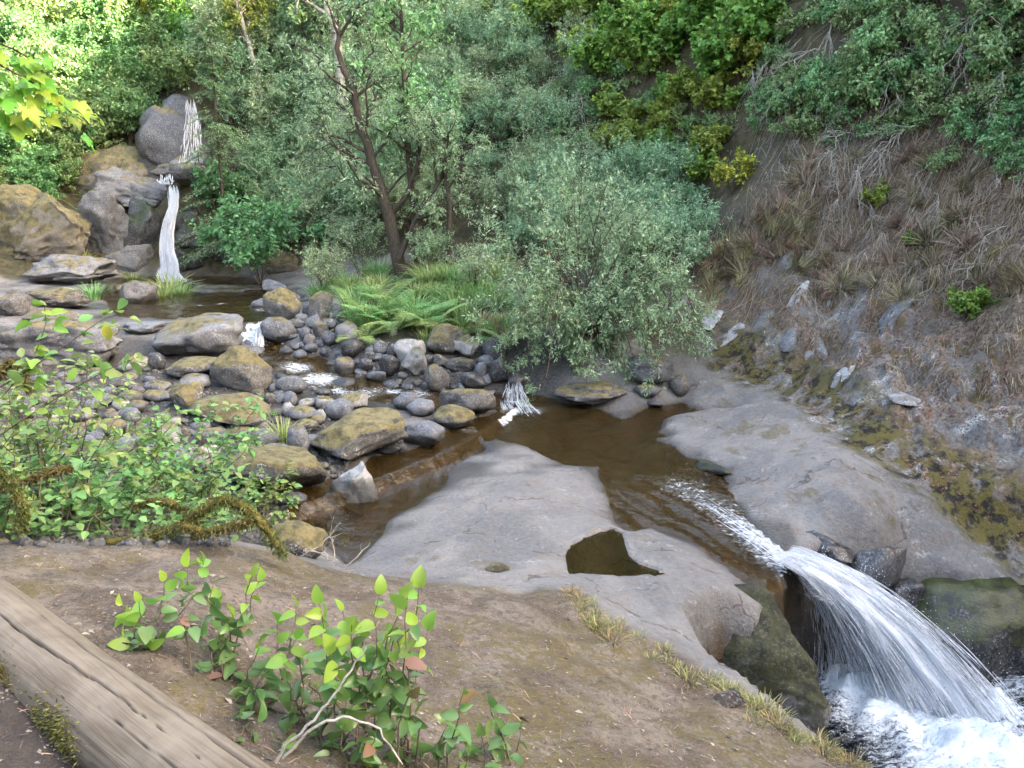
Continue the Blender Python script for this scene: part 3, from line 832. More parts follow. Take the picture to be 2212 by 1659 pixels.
BAR = [(766,872,78,36),(737,893,63,45),(765,900,40,21),(661,876,45,21),(704,874,50,30),(706,887,28,24),(627,867,40,34),(587,865,26,19),(656,901,70,33),(665,924,52,26),
 (624,890,28,31),(694,901,28,24),(762,910,76,18),(860,959,24,16),(868,977,22,22),(340,841,62,24),(283,865,55,33),(225,869,58,26),(342,861,66,24),(264,879,38,27),(300,881,40,27),
 (287,904,41,33),(321,914,52,24),(350,923,50,34),(286,936,34,19),(312,945,47,19),(320,926,42,17),(501,942,44,26),(530,859,27,17),(554,861,22,10),(584,865,30,22),
 (688,1116,28,22),(744,1197,38,9),(627,1103,78,30),(560,990,30,16),(700,1010,26,14),(615,935,30,18),(480,870,26,14),(380,915,30,18),(240,900,36,20),(200,880,34,22),
 (180,905,40,24),(150,880,42,22),(120,910,46,26),(160,940,50,26),(90,870,44,26),(60,900,50,28),(210,950,44,22),(270,960,50,24),(330,980,46,24),(200,985,56,28),(120,970,50,28),
 (60,950,54,30),(20,870,50,26),(140,850,40,20),(190,840,40,18),(240,852,34,18),(300,848,30,16),(380,860,34,16),(90,830,50,22),(400,940,30,16),(520,965,32,16),(650,990,26,14)]
OUTCROP = [
 (35, 662, 84, 48, 'flat', 'brown', 0, "rounded brown-grey rock shelf at the far left of the upper stream"),
 (125, 648, 130, 40, 'slab', 'brown', 0, "long low brown rock shelf between grass tuft and upper stream"),
 (258, 630, 52, 26, 'round', 'ochre', 0, "small ochre rock behind the bright grass tuft"),
 (300, 644, 88, 52, 'flat', 'brown', 6, "sloping rock with moss streak left of the bright grass tuft"),
 (125, 752, 270, 104, 'slab', 'slab', 0, "broad purple-grey rock shelf sloping into the small cascade"),
 (120, 692, 120, 32, 'flat', 'brown', 0, "low flat rock between two shelves of the upper stream"),
 (492, 634, 148, 34, 'slab', 'grey', 0, "flat wet rock in midstream below the far waterfall"),
 (592, 627, 58, 36, 'block', 'smooth', 10, "grey block at the right of the flat midstream rock"),
 (566, 668, 54, 34, 'flat', 'smooth', 0, "flat grey rock in front of the golden moss boulder"),
 (165, 590, 175, 56, 'slab', 'slab', 3, "bare grey rock ledge at the waterline left of the far waterfall"),
 (277, 576, 96, 58, 'block', 'slab', 0, "pale grey block at the foot of the far waterfall"),
 (232, 510, 135, 110, 'slab', 'slab', 22, "smooth steep grey rock face left of the far cascade"),
 (318, 512, 80, 96, 'block', 'wetmoss', 0, "dark mossy rock wall touching the far cascade"),
 (305, 434, 150, 76, 'slab', 'slab', 0, "dark grey rock step above the mossy wall of the far cascade"),
 (249, 396, 200, 84, 'round', 'ochre', 8, "ochre moss-covered hump above the grey rock step"),
 (105, 540, 236, 136, 'slab', 'ochre', 22, "long ochre mossy ramp of rock beside the upper stream"),
 (60, 488, 150, 96, 'round', 'ochre', 8, "ochre moss-covered outcrop behind the long mossy ramp"),
 (408, 489, 66, 40, 'round', 'wetmoss', 0, "green mossy ledge right of the far cascade, uppermost of three"),
 (412, 528, 70, 42, 'round', 'wetmoss', 0, "green mossy ledge right of the far cascade, in the middle of three"),
 (412, 577, 68, 60, 'jag', 'wetmoss', 0, "shiny wet rock at the foot of the far cascade"),
 (510, 566, 155, 72, 'jag', 'wetmoss', 12, "black wet rock below the dark green bush"),
 (606, 572, 80, 40, 'round', 'ochre', 0, "ochre mossy rock right of the black wet rock"),
 (398, 366, 54, 28, 'flat', 'pale', 14, "pale rock at the foot of the upper far fall"),
 (297, 366, 50, 22, 'flat', 'pale', 0, "small pale rock ledge left of the upper far fall"),
]
for (px, py, ww, hh, st, mt, roll, lab) in BIG:
    place_rock("boulder", px, py, ww, hh, st, mt, roll, lab, sub=4 if ww > 88 else 3)
rr = random.Random(4)
LOOK = dict(grey="lichen-flecked grey", smooth="smooth blue-grey", brown="dull brown-grey", wet="dark wet", pale="pale whitish")
def size_word(w):
    return "small" if w < 29 else ("fist-sized" if w < 38 else "head-sized")
SHAPE = dict(round="rounded", block="blocky", jag="angular", flat="flattish")
for (px, py, ww, hh) in MID_HEAP:
    sh, mt = rr.choice(['round', 'round', 'block', 'jag']), rr.choice(['grey', 'brown', 'smooth', 'wet', 'grey'])
    where = "beside the upper spill" if px < 720 else ("under the ferns" if px < 870 else "under the dry grass of the bank")
    place_rock("stone", px, py, ww, hh, sh, mt, rr.uniform(-14, 14), f"{LOOK[mt]} {SHAPE[sh]} stone in the heap {where}", "stone", "stones heaped below the fern bank")
def bar_place(px, py):
    if px > 600: return "between the white rapid and the long tapering boulder"
    if px > 400: return "round the long dark boulder"
    return "behind the leafy thicket" if py > 880 else "at the head of the stony bar"
for (px, py, ww, hh) in BAR:
    sh, mt = rr.choice(['round', 'round', 'block', 'flat']), rr.choice(['grey', 'smooth', 'smooth', 'grey', 'pale', 'brown'])
    place_rock("cobble", px, py, ww, hh, sh, mt, rr.uniform(-10, 10), f"large {LOOK[mt]} {SHAPE[sh]} cobble {bar_place(px, py)}", "cobble", "cobbles on the stony bar")
for (px, py, ww, hh, st, mt, roll, lab) in OUTCROP:
    place_rock("rock_outcrop", px, py, ww * 1.08, hh * 1.08, 'jag' if st in ('slab', 'block') and py < 600 else st, mt, roll, lab, cat="rock", sub=5 if ww > 120 else 4, asp=.7, sink=.3)

# cobbles filling the gaps of the bar
def fill_cobbles():
    r = np.random.default_rng(12)
    protos = []
    for k in range(12):
        V, T = rock_verts(900 + k, ['round', 'round', 'block', 'flat'][k % 4], 2)
        protos.append([mesh_np("cobble", V, tris=T, mat=MR[q]) for q in ('grey', 'smooth', 'brown', 'wet')])
    n = 0
    pts = []
    while n < 230:
        px, py = r.uniform(20, 1060), r.uniform(690, 1000)
        if py < 800 - (px - 650) * .0 and px < 590: continue
        if px > 720 and py > 850: continue
        if px > 500 and py > 985: continue
        p = hit(px, py)
        s = r.uniform(.05, .13)
        if any((p[0] - q[0]) ** 2 + (p[1] - q[1]) ** 2 < (.75 * (s + q[2])) ** 2 for q in pts): continue
        pts.append((p[0], p[1], s))
        wl = float(water_level(p[0], p[1]))
        wet = p[2] < wl + .06
        kp = int(r.integers(12)); km = 3 if wet and r.random() < .75 else int(r.integers(3))
        me = protos[kp][km]
        lb = f"small {LOOK[('grey', 'smooth', 'brown', 'wet')[km]]} {SHAPE[['round', 'round', 'block', 'flat'][kp % 4]]} cobble " + (bar_place(px, py) if px < 720 else "in the shallows below the fern bank")
        o = link("cobble", me, loc=(p[0], p[1], p[2] + s * .18), label=lb, cat="cobble", group="cobbles on the stony bar")
        o.scale = (s * r.uniform(.9, 1.4), s * r.uniform(.8, 1.1), s * r.uniform(.5, .8))
        o.rotation_euler = (r.uniform(-.2, .2), r.uniform(-.2, .2), r.uniform(0, 6.3))
        n += 1
    # pebbles, uncountable
    V0, T0 = ico(1)
    k = 2600
    P = []
    while len(P) < k:
        px, py = r.uniform(0, 1080), r.uniform(690, 1180)
        if py < 800 and px < 590: continue
        if px > 760 and py > 850: continue
        P.append(hit(px, py))
    P = np.array(P)
    S = r.uniform(.012, .045, k)
    Vp = V0[None] * S[:, None, None] * r.uniform(.6, 1.3, (k, 1, 3)) * (1 + .15 * r.normal(size=(k, len(V0), 1)))
    Vp = Vp + P[:, None, :] + np.array([0, 0, .008])
    Tp = T0[None] + (np.arange(k) * len(V0))[:, None, None]
    link("pebbles", mesh_np("pebbles", Vp.reshape(-1, 3), tris=Tp.reshape(-1, 3), mat=MR['grey']), kind="stuff", label="loose grey pebbles between the cobbles of the bar", cat="pebbles")
fill_cobbles()

# rocks round the plunge pool
def free_rock(name, c, size, style, mat, seed, label, rot=(0, 0, 0), sub=4, noise=0.0, cat="rock"):
    V, T = rock_verts(seed, style, sub)
    V = V * size
    if noise:
        n = V / (np.linalg.norm(V, axis=1)[:, None] + 1e-9)
        V = V + n * (noise * fbm(V[:, 0] * 2, V[:, 1] * 2, V[:, 2] * 2, seed=seed, oct=4))[:, None]
    o = link(name, mesh_np(name, V, tris=T, mat=MR[mat]), loc=c, label=label, cat=cat)
    o.rotation_euler = rot
    return o
MR['greenface'] = rock_material("outcrop_green_moss", (.07, .068, .06), (.17, .165, .15), .1, 1.05, ((.008, .009, .003), (.030, .031, .010)), mscale=1.6)
free_rock("rock_outcrop", (1.92, 5.56, -.74), (.66, .36, .68), 'block', 'greenface', 301, "overhanging outcrop with green-brown moss beside the white fall", (0, .1, -.35), 5, .10)
free_rock("rock_outcrop", (4.75, 6.98, -1.22), (.95, .55, .62), 'round', 'wetmoss', 302, "dark undercut rock with bright green moss above the plunge pool", (0, 0, .1), 4, .08)
free_rock("rock_outcrop", (5.75, 6.55, -1.25), (.8, .6, .6), 'round', 'wetmoss', 303, "dark mossy rock at the far side of the plunge pool", (0, 0, .4), 4, .08)
free_rock("rock_outcrop", bp(1905, 1228, d=6.72), (.24, .2, .30), 'jag', 'wet', 304, "black angular block wedged beside the fall", (.1, .5, .5), 3)
free_rock("rock_outcrop", bp(1950, 1278, d=6.70), (.20, .18, .2), 'jag', 'wet', 305, "small black angular block next to the wedged block", (.3, -.3, 1.0), 3)
free_rock("rock_outcrop", bp(1815, 1205, d=6.72), (.24, .17, .17), 'jag', 'wet', 306, "wet dark ledge where the chute tips into the fall", (0, .3, .2), 3)

free_rock("rock_outcrop", bp(1868, 1262, d=6.66), (.17, .15, .17), 'jag', 'wet', 307, "small wet black rock between the wedged block and the fall", (.2, .2, .3), 3)
free_rock("rock_outcrop", bp(1770, 1168, d=6.95), (.25, .13, .09), 'jag', 'wet', 308, "low wet black ledge along the far side of the chute", (0, .25, -.6), 3)
free_rock("rock_outcrop", bp(1540, 1010, d=8.45), (.28, .10, .07), 'jag', 'wetmoss', 309, "dark mossy rib at the start of the chute", (0, .1, -.9), 3)
# ================================================================== PLANTS
def leaf_material(name, c0, c1, trans=.38, rough=.5, spec=.35, hue=.045, boost=1.8):
    m = NT(name)
    isl = m.n("NewGeometry").outputs["Random Per Island"]
    ob = m.n("ObjectInfo").outputs["Random"]
    c0, c1 = [tuple(min(.6, v * boost) for v in q) for q in (c0, c1)]
    c = m.mix(isl, c0, c1)
    hv = m.n("HueSaturation")
    m.put(hv.inputs["Hue"], m.ramp(ob, 0, 1, .5 - hue, .5 + hue))
    m.put(hv.inputs["Value"], m.ramp(isl, 0, 1, .75, 1.25))
    m.put(hv.inputs["Color"], c)
    c = hv.outputs[0]
    p = m.principled(c, rough, None, spec)
    t = m.n("BsdfTranslucent")
    g = m.n("Gamma"); g.inputs[1].default_value = .85; m.put(g.inputs[0], c)
    m.put(t.inputs["Color"], m.mix(.4, g.outputs[0], (.13, .24, .045)))
    x = m.n("MixShader"); x.inputs[0].default_value = trans
    m.t.links.new(p, x.inputs[1]); m.t.links.new(t.outputs[0], x.inputs[2])
    return m.done(x.outputs[0])
def plain_material(name, c0, c1, scale=12, rough=.85, bump=.4, stretch=(1, 1, 1)):
    m = NT(name)
    P = m.coord()
    n = m.noise(m.mapping(P, stretch), scale, 4, .65, .3)
    return m.done(m.principled(m.mix(m.ramp(n, .3, .7), c0, c1), rough, m.bump(n, bump, .02), .25))
ML = dict(
    willow=leaf_material("willow_leaf", (.095, .155, .082), (.195, .265, .160)),
    willow2=leaf_material("willow_leaf_green", (.075, .150, .055), (.155, .235, .100)),
    shrub=leaf_material("shrub_leaf", (.050, .115, .045), (.120, .200, .078)),
    bright=leaf_material("broad_leaf_bright", (.070, .130, .026), (.150, .205, .042)),
    dark=leaf_material("bush_leaf_dark", (.040, .105, .040), (.100, .185, .075)),
    yellow=leaf_material("leaf_turning_yellow", (.10, .15, .03), (.30, .26, .035), hue=.0),
    fern=leaf_material("fern_leaf", (.090, .170, .055), (.170, .260, .090)),
    fern2=leaf_material("sword_fern_leaf", (.055, .125, .035), (.120, .200, .055)),
    grass=leaf_material("grass_blade", (.095, .165, .055), (.190, .250, .100)),
    dry=leaf_material("dry_grass_blade", (.22, .170, .095), (.42, .34, .205), .2, boost=1.15),
    needle=leaf_material("hemlock_needle", (.050, .110, .055), (.110, .180, .090), .25),
    litter=leaf_material("dead_leaf", (.075, .036, .022), (.190, .092, .052), .1, boost=1.0),
    straw=leaf_material("slope_straw", (.105, .076, .050), (.26, .195, .128), .15, boost=1.1),
    vine=leaf_material("hanging_leaf", (.062, .130, .050), (.155, .225, .100)),
)
BARK = dict(
    dark=plain_material("bark_dark", (.030, .024, .018), (.085, .068, .050), 20, stretch=(3, 3, .5)),
    alder=plain_material("bark_alder", (.13, .115, .095), (.34, .32, .29), 9),
    twig=plain_material("bark_twig", (.060, .045, .030), (.130, .100, .070), 20),
    dead=plain_material("dead_wood", (.19, .165, .135), (.40, .365, .32), 25),
)

def unit(v):
    return v / (np.linalg.norm(v, axis=-1, keepdims=True) + 1e-9)

def tubes(P, R, sides=4):
    """P (n,k,3), R (n,k) -> verts, quads"""
    n, k, _ = P.shape
    T = np.gradient(P, axis=1)
    T = unit(T)
    ref = np.where(np.abs(T[..., 2:3]) > .9, np.array([1.0, 0, 0]), np.array([0, 0, 1.0]))
    ref = np.broadcast_to(ref[:, :1], T.shape)
    A = unit(np.cross(T, ref)); B = np.cross(T, A)
    th = np.arange(sides) * 2 * math.pi / sides
    V = P[:, :, None] + R[:, :, None, None] * (np.cos(th)[None, None, :, None] * A[:, :, None] + np.sin(th)[None, None, :, None] * B[:, :, None])
    idx = np.arange(n * k * sides).reshape(n, k, sides)
    nx = np.roll(idx, -1, 2)
    Q = np.stack([idx[:, :-1], nx[:, :-1], nx[:, 1:], idx[:, 1:]], -1).reshape(-1, 4)
    return V.reshape(-1, 3), Q

def kids(r, P, m, t0=.25, t1=1.0, ang=(.5, 1.0), ratio=.5, up=.1, wig=.06, k=5, taper=.5):
    n, kk, _ = P.shape
    t = r.uniform(t0, t1, (n, m))
    f = t * (kk - 1)
    i = np.minimum(f.astype(int), kk - 2)
    u = (f - i)[..., None]
    ar = np.arange(n)[:, None]
    S = P[ar, i] * (1 - u) + P[ar, i + 1] * u
    T = unit(P[ar, i + 1] - P[ar, i])
    side = unit(np.cross(T, r.normal(size=T.shape)))
    a = r.uniform(*ang, (n, m))[..., None]
    D = unit(T * np.cos(a) + side * np.sin(a))
    Lp = np.linalg.norm(np.diff(P, axis=1), axis=-1).sum(1)
    L = Lp[:, None] * ratio * (1 - taper * t) * r.uniform(.7, 1.25, (n, m))
    s = np.linspace(0, 1, k)
    C = S[:, :, None] + (L[..., None] * s)[..., None] * D[:, :, None]
    C[..., 2] += up * L[..., None] * s ** 2
    C += (r.normal(size=C.shape) * (L[..., None] * wig * s)[..., None])
    return C.reshape(n * m, k, 3)

def leaf_points(r, P, m, t0=.15, spread=.9):
    n, kk, _ = P.shape
    t = np.broadcast_to(np.linspace(t0, 1, m), (n, m)) + r.uniform(-.04, .04, (n, m))
    f = np.clip(t, 0, 1) * (kk - 1)
    i = np.minimum(f.astype(int), kk - 2)
    u = (f - i)[..., None]
    ar = np.arange(n)[:, None]
    S = P[ar, i] * (1 - u) + P[ar, i + 1] * u
    T = unit(P[ar, i + 1] - P[ar, i])
    side = unit(np.cross(T, r.normal(size=T.shape)))
    D = unit(T * .6 + side * spread)
    return S.reshape(-1, 3), D.reshape(-1, 3)

LEAF = {}
def _leaf(name, outline, fold=.12, droop=.12):
    o = np.array(outline, float)          # right half outline from base to tip (x, y)
    n = len(o)
    V = [(0, y, -droop * y * y) for _, y in o] + [(x, y, fold * x * 2 - droop * y * y) for x, y in o[1:-1]] + [(-x, y, fold * x * 2 - droop * y * y) for x, y in o[1:-1]]
    T = []
    R = lambda i: 0 if i == 0 else (n - 1 if i == n - 1 else n + i - 1)
    Lf = lambda i: 0 if i == 0 else (n - 1 if i == n - 1 else n + (n - 2) + i - 1)
    for i in range(n - 1):
        for S, flip in ((R, 0), (Lf, 1)):
            q = [i, S(i), S(i + 1), i + 1]
            q = [x for j, x in enumerate(q) if x not in q[:j]]
            if flip: q = q[::-1]
            for j in range(1, len(q) - 1):
                T.append((q[0], q[j], q[j + 1]))
    LEAF[name] = (np.array(V), np.array(T))
_leaf('narrow', [(0, 0), (.13, .45), (0, 1)], .1)
_leaf('ovate', [(0, 0), (.30, .38), (0, 1)], .15)
_leaf('broad', [(0, 0), (.26, .15), (.36, .42), (.20, .75), (0, 1)], .12)
_leaf('salal', [(0, 0), (.17, .06), (.30, .25), (.34, .45), (.25, .72), (.10, .92), (0, 1)], .16, .16)
_leaf('blade', [(0, 0), (.03, .1), (.035, .5), (0, 1)], .1, .5)
def trif():
    V, T = LEAF['broad']
    Vs, Ts = [], []
    for k, (a, s) in enumerate(((0, 1), (1.25, .8), (-1.25, .8))):
        c, q = math.cos(a), math.sin(a)
        W = V * s
        Vs.append(np.column_stack([W[:, 0] * c - W[:, 1] * q, W[:, 0] * q + W[:, 1] * c + .12, W[:, 2]]))
        Ts.append(T + k * len(V))
    LEAF['trifoliate'] = (np.concatenate(Vs), np.concatenate(Ts))
trif()

def frames(r, D, upb=1.0, rnd=.6):
    up = unit(np.array([0, 0, upb]) + r.normal(size=D.shape) * rnd)
    Xa = unit(np.cross(D, up))
    Za = np.cross(Xa, D)
    return np.stack([Xa, D, Za], -1)

def inst(tmpl, S, R, size):
    V, T = tmpl
    n = len(S)
    size = np.broadcast_to(np.asarray(size, float), (n,))
    W = S[:, None] + np.einsum('nij,vj->nvi', R, V) * size[:, None, None]
    return W.reshape(-1, 3), (T[None] + (np.arange(n) * len(V))[:, None, None]).reshape(-1, 3)

def cat_mesh(parts):
    Vs, Qs, o = [], [], 0
    for V, Q in parts:
        Vs.append(V); Qs.append(Q + o); o += len(V)
    return np.concatenate(Vs), np.concatenate(Qs)

def make_shrub(seed, H, W, nstem=7, n1=7, n2=5, nl=7, size=.08, leaf='ovate', lm='shrub', bark='twig', lean=0.0, droop=0.0, up=.25, bare=.2, rad=.012, upb=1.0):
    """stems mesh and foliage mesh, origin at the foot"""
    r = np.random.default_rng(seed)
    k = 7
    s = np.linspace(0, 1, k)
    az = r.uniform(0, 2 * math.pi, nstem)
    out = r.uniform(.15, 1, nstem) ** .7 * W / 2
    top = np.column_stack([np.cos(az) * out, np.sin(az) * out, H * r.uniform(.65, 1.0, nstem) * (1 - .25 * (out / (W / 2)) ** 2)])
    P0 = top[:, None] * s[None, :, None]
    P0[..., :2] *= (s ** .85)[None, :, None] / np.maximum(s, 1e-3)[None, :, None] * s[None, :, None] if False else 1
    P0[..., 2] = top[:, None, 2] * (1 - (1 - s) ** 1.5)[None]
    P0[..., 2] -= droop * H * (s ** 3)[None]
    P0[..., 1] += lean * s[None] ** 2
    P0 += r.normal(size=P0.shape) * .03 * H * s[None, :, None]
    P0[:, 0] = r.normal(size=(nstem, 3)) * (.03, .03, 0)
    P1 = kids(r, P0, n1, bare, 1, (.4, 1.1), .42, up, .07, 5)
    P2 = kids(r, P1, n2, .1, 1, (.4, 1.2), .55, up * .5 - droop * .5, .09, 4)
    tb = [tubes(P0, rad * np.linspace(1, .35, k)[None] * np.ones((nstem, 1)), 5),
          tubes(P1, rad * .42 * np.linspace(1, .5, 5)[None] * np.ones((len(P1), 1)), 3)]
    V, Q = cat_mesh(tb)
    stems = mesh_np("stems", V, quads=Q, mat=BARK[bark])
    S, D = leaf_points(r, P2, nl)
    S1, D1 = leaf_points(r, P1, max(3, nl // 2), .4)
    S, D = np.concatenate([S, S1]), np.concatenate([D, D1])
    D = unit(D + np.array([0, 0, -.25 - droop]))
    V, T = inst(LEAF[leaf], S, frames(r, D, upb), size * r.uniform(.6, 1.25, len(S)))
    fol = mesh_np("foliage", V, tris=T, mat=ML[lm], smooth=False)
    return stems, fol

def put_plant(name, meshes, loc, label, cat, group=None, rotz=0.0, scale=1.0, tilt=(0, 0)):
    e = link(name, None, loc=loc, label=label, cat=cat, group=group)
    e.rotation_euler = (tilt[0], tilt[1], rotz)
    e.scale = (scale,) * 3
    for nm, me in meshes:
        link(nm, me, e, kind="stuff" if nm in ("foliage", "blades", "needles") else None)
    return e

RP = random.Random(77)
def scatter(zone, n, gap, protos, name, label, cat, group, size=(.8, 1.2), sink=.05, lim=None, tilt=.15, into=0.0):
    """plants rooted on the ground seen inside a picture zone, at least gap picture units apart"""
    Z = np.array(zone, float)
    x0, y0 = Z.min(0); x1, y1 = Z.max(0)
    got = []
    tries = 0
    while len(got) < n and tries < n * 60:
        tries += 1
        px, py = RP.uniform(x0, x1), RP.uniform(y0, y1)
        if not inside(np.array([px]), np.array([py]), Z)[0]: continue
        if any(abs(px - a) < gap and abs(py - b) < gap * .7 for a, b in got): continue
        got.append((px, py))
        p = hit(px, py)
        if lim and depth(p) > lim: continue
        s = RP.uniform(*size)
        lb = label if isinstance(label, str) else label(px, py)
        put_plant(name, RP.choice(protos), (p[0], p[1] + into, p[2] - sink), lb, cat, group, RP.uniform(0, 6.28), s, (RP.uniform(-tilt, tilt), RP.uniform(-tilt, tilt)))

def pm(pair):
    return [("stems", pair[0]), ("foliage", pair[1])]

# ---- hillside shrubs and trees -------------------------------------------------
hill_sh = [pm(make_shrub(11 + k, 1.7, 2.0, 9, 8, 6, 7, .105, 'ovate', 'shrub')) for k in range(4)]
hill_yel = [pm(make_shrub(31 + k, 1.6, 1.9, 8, 8, 6, 6, .11, 'ovate', 'bright')) for k in range(3)]
wil_sh = [pm(make_shrub(21 + k, 1.9, 2.0, 11, 8, 6, 9, .095, 'narrow', 'willow', up=.35)) for k in range(4)]
broad_sh = [pm(make_shrub(41 + k, 1.5, 1.7, 8, 7, 6, 5, .105, 'trifoliate', 'bright', droop=.15)) for k in range(4)]
hang_sh = [pm(make_shrub(51 + k, 1.1, 1.5, 7, 7, 5, 6, .07, 'ovate', 'vine', droop=.35, up=0)) for k in range(4)]
scatter([(0, 0), (420, 0), (400, 210), (330, 240), (320, 340), (220, 350), (0, 400)], 64, 34, hill_sh, "hillside_shrub",
        lambda x, y: "mid-green shrub crowding the left side of the upper far fall" if x > 210 and y > 190 else ("mid-green shrub behind the maple branch" if x < 190 and 70 < y < 260 else
        ("mid-green shrub above the ochre mossy outcrops" if y >= 260 else ("mid-green shrub on the high hillside above the maple branch" if x < 200 else "mid-green shrub on the hillside above the upper far fall"))), "shrub", "shrubs left of the far waterfall", (.75, 1.25))
scatter([(200, -60), (620, -60), (640, 110), (560, 150), (420, 140), (300, 90)], 24, 36, hill_yel, "hillside_shrub",
        "sunlit yellow-green shrub on the slope high above the far waterfall", "shrub", "sunlit shrubs above the far waterfall", (.9, 1.5))
scatter([(440, 120), (1010, 20), (1010, 250), (900, 520), (640, 540), (560, 330), (470, 330)], 62, 36, wil_sh, "willow_shrub",
        lambda x, y: "grey-green willow shrub on the hillside " + ("round the young conifer" if x < 560 else ("above the leaning tree's crown" if y < 150 else ("left of the leaning dark trunk" if x < 760 else
        ("behind the crown of the leaning tree" if y < 330 else "at the foot of the leaning tree")))), "shrub", "willow shrubs on the hillside", (.8, 1.3))
scatter([(930, 60), (1060, 60), (1130, 150), (1080, 200), (1040, 350), (940, 330)], 14, 36, wil_sh, "willow_shrub",
        "willow shrub beside the bare rock patch above the leaning tree", "shrub", "willows round the rock patch", (.6, .9))
scatter([(330, 150), (470, 130), (480, 210), (400, 215), (330, 220)], 10, 30, hill_sh, "hillside_shrub",
        "shrub overhanging the top of the upper far fall", "shrub", "shrubs over the upper far fall", (.6, .9))
scatter([(0, 330), (230, 330), (170, 420), (90, 470), (0, 470)], 14, 34, hill_sh, "hillside_shrub",
        "shaded shrub above the ochre mossy outcrops", "shrub", "shrubs above the ochre outcrops", (.5, .8))
scatter([(560, 300), (700, 420), (760, 560), (620, 560), (560, 480)], 16, 36, wil_sh, "willow_shrub",
        "willow shrub at the foot of the hillside behind the dark green bush", "shrub", "willows behind the dark green bush", (.6, .9))
scatter([(640, -50), (1010, -50), (1010, 60), (640, 120)], 18, 40, wil_sh + hill_sh, "hillside_shrub",
        "leafy shrub near the hilltop above the willows", "shrub", "shrubs near the hilltop", (1.0, 1.5))
scatter([(1000, -40), (1680, -40), (1650, 130), (1560, 215), (1260, 190), (1200, 120), (1030, 110)], 46, 34, broad_sh, "bramble_shrub",
        lambda x, y: "bright green broad-leaved shrub " + ("above the bare rock patch" if x < 1210 else ("over the dark gap with the sword ferns" if x < 1480 and y > 70 else ("beside the pale forked dead branch" if x >= 1480 and y > 70 else "along the very top of the bank"))), "shrub", "bright shrubs along the top of the bank", (.65, 1.05))
scatter([(1250, 230), (1500, 210), (1640, 200), (1540, 330), (1480, 480), (1400, 420), (1270, 330)], 30, 34, broad_sh + hang_sh, "ground_shrub",
        "low green leafy plant on the damp bank behind the willow", "shrub", "low plants on the damp bank", (.4, .65))
scatter([(1040, 330), (1260, 330), (1460, 470), (1500, 640), (1380, 600), (1050, 560)], 30, 38, wil_sh, "willow_shrub",
        lambda x, y: "young narrow-leaved willow " + ("beside the thin broken-topped trunk" if x < 1140 else ("between streamside willow and bare rock patch" if y < 470 else ("between streamside willow and yellow shrub" if x > 1330 else "close behind the streamside willow"))), "shrub", "young willows on the bank", (.5, .85))
scatter([(1010, 60), (1270, 100), (1280, 220), (1180, 330), (1060, 330), (1100, 200)], 22, 32, hang_sh + wil_sh, "bank_shrub",
        "trailing shrub on the brown bank round the bare rock patch", "shrub", "shrubs round the bare rock patch", (.45, .75), tilt=.35)
scatter([(1640, 120), (1900, 200), (2020, 260), (1960, 330), (1820, 330), (1660, 300)], 22, 30, hang_sh, "hanging_shrub",
        "light trailing shrub along the lower edge of the steep bank's greenery", "shrub", "shrubs at the lower edge of the greenery", (.4, .7), tilt=.4)
scatter([(1270, 120), (1440, 130), (1460, 250), (1300, 290)], 16, 26, broad_sh + hang_sh, "bank_shrub",
        "leafy shrub in the dark gap around the sword ferns", "shrub", "shrubs in the dark gap", (.4, .6), tilt=.3)
scatter([(2260, -40), (2700, -40), (2700, 380), (2260, 330)], 18, 42, hang_sh, "hanging_shrub",
        "drooping shrub further along the steep bank, past the litter slope", "shrub", "shrubs further along the steep bank", (.7, 1.1), tilt=.35)
scatter([(1690, -40), (2260, -40), (2260, 250), (2100, 210), (1950, 250), (1760, 240), (1680, 120)], 40, 38, hang_sh, "hanging_shrub",
        lambda x, y: "drooping small-leaved shrub on the steep bank " + ("above the dry grass" if x < 1860 else ("over the tangle of grey dead branches" if x < 2060 else "beside the mossy hollow above the litter slope")), "shrub", "shrubs hanging from the steep bank", (.7, 1.15), tilt=.35)
scatter([(1660, 130), (1800, 200), (1760, 330), (1640, 300)], 12, 32, hang_sh, "hanging_shrub",
        "grey-green trailing shrub between the bright shrubs and the dry grass", "shrub", "trailing shrubs above the dry grass", (.5, .8), tilt=.4)
scatter([(1980, 180), (2260, 180), (2260, 430), (2060, 400)], 15, 40, hang_sh, "hanging_shrub",
        "loose trailing shrub above the brown litter slope", "shrub", "trailing shrubs above the litter slope", (.5, .8), tilt=.4)
scatter([(1180, 180), (1330, 200), (1280, 330), (1180, 300)], 8, 34, hang_sh, "hanging_shrub",
        "pale trailing shrub below the bright shrubs, near the bare rock patch", "shrub", "trailing shrubs near the rock patch", (.5, .8), tilt=.4)
for (px, py, s, kd, nm, lab) in [
    (1850, 250, 1.0, hang_sh, "hanging_shrub", "dense light green shrub jutting from the steep bank above dry grass"),
    (2100, 290, .8, hang_sh, "hanging_shrub", "sparse light green shrub hanging over the brown litter slope"),
    (2050, 110, 1.0, hang_sh, "hanging_shrub", "light green shrub near the dark hollow at the top of the steep bank"),
    (1890, 455, .30, broad_sh, "slope_plant", "bright green broad-leaved plant among hanging dead twigs"),
    (2090, 690, .34, broad_sh, "slope_plant", "bright green plant alone on the brown leaf litter slope"),
    (1970, 535, .18, broad_sh, "slope_plant", "tiny bright green plant below the hanging dead twigs"),
    (1470, 330, .6, hang_sh, "slope_plant", "leafy plant beside the sword ferns on the damp bank")]:
    p = hit(px, py)
    put_plant(nm, RP.choice(kd), (p[0], p[1], p[2] - .03), lab, "shrub" if "shrub" in nm else "plant", None, RP.uniform(0, 6), s)
yl = pm(make_shrub(61, 1.0, 1.0, 6, 6, 5, 6, .085, 'ovate', 'yellow'))
p = hit(1580, 420); put_plant("slope_plant", yl, p, "small shrub with leaves turning yellow at the edge of the dry grass", "shrub", None, 1, .85)
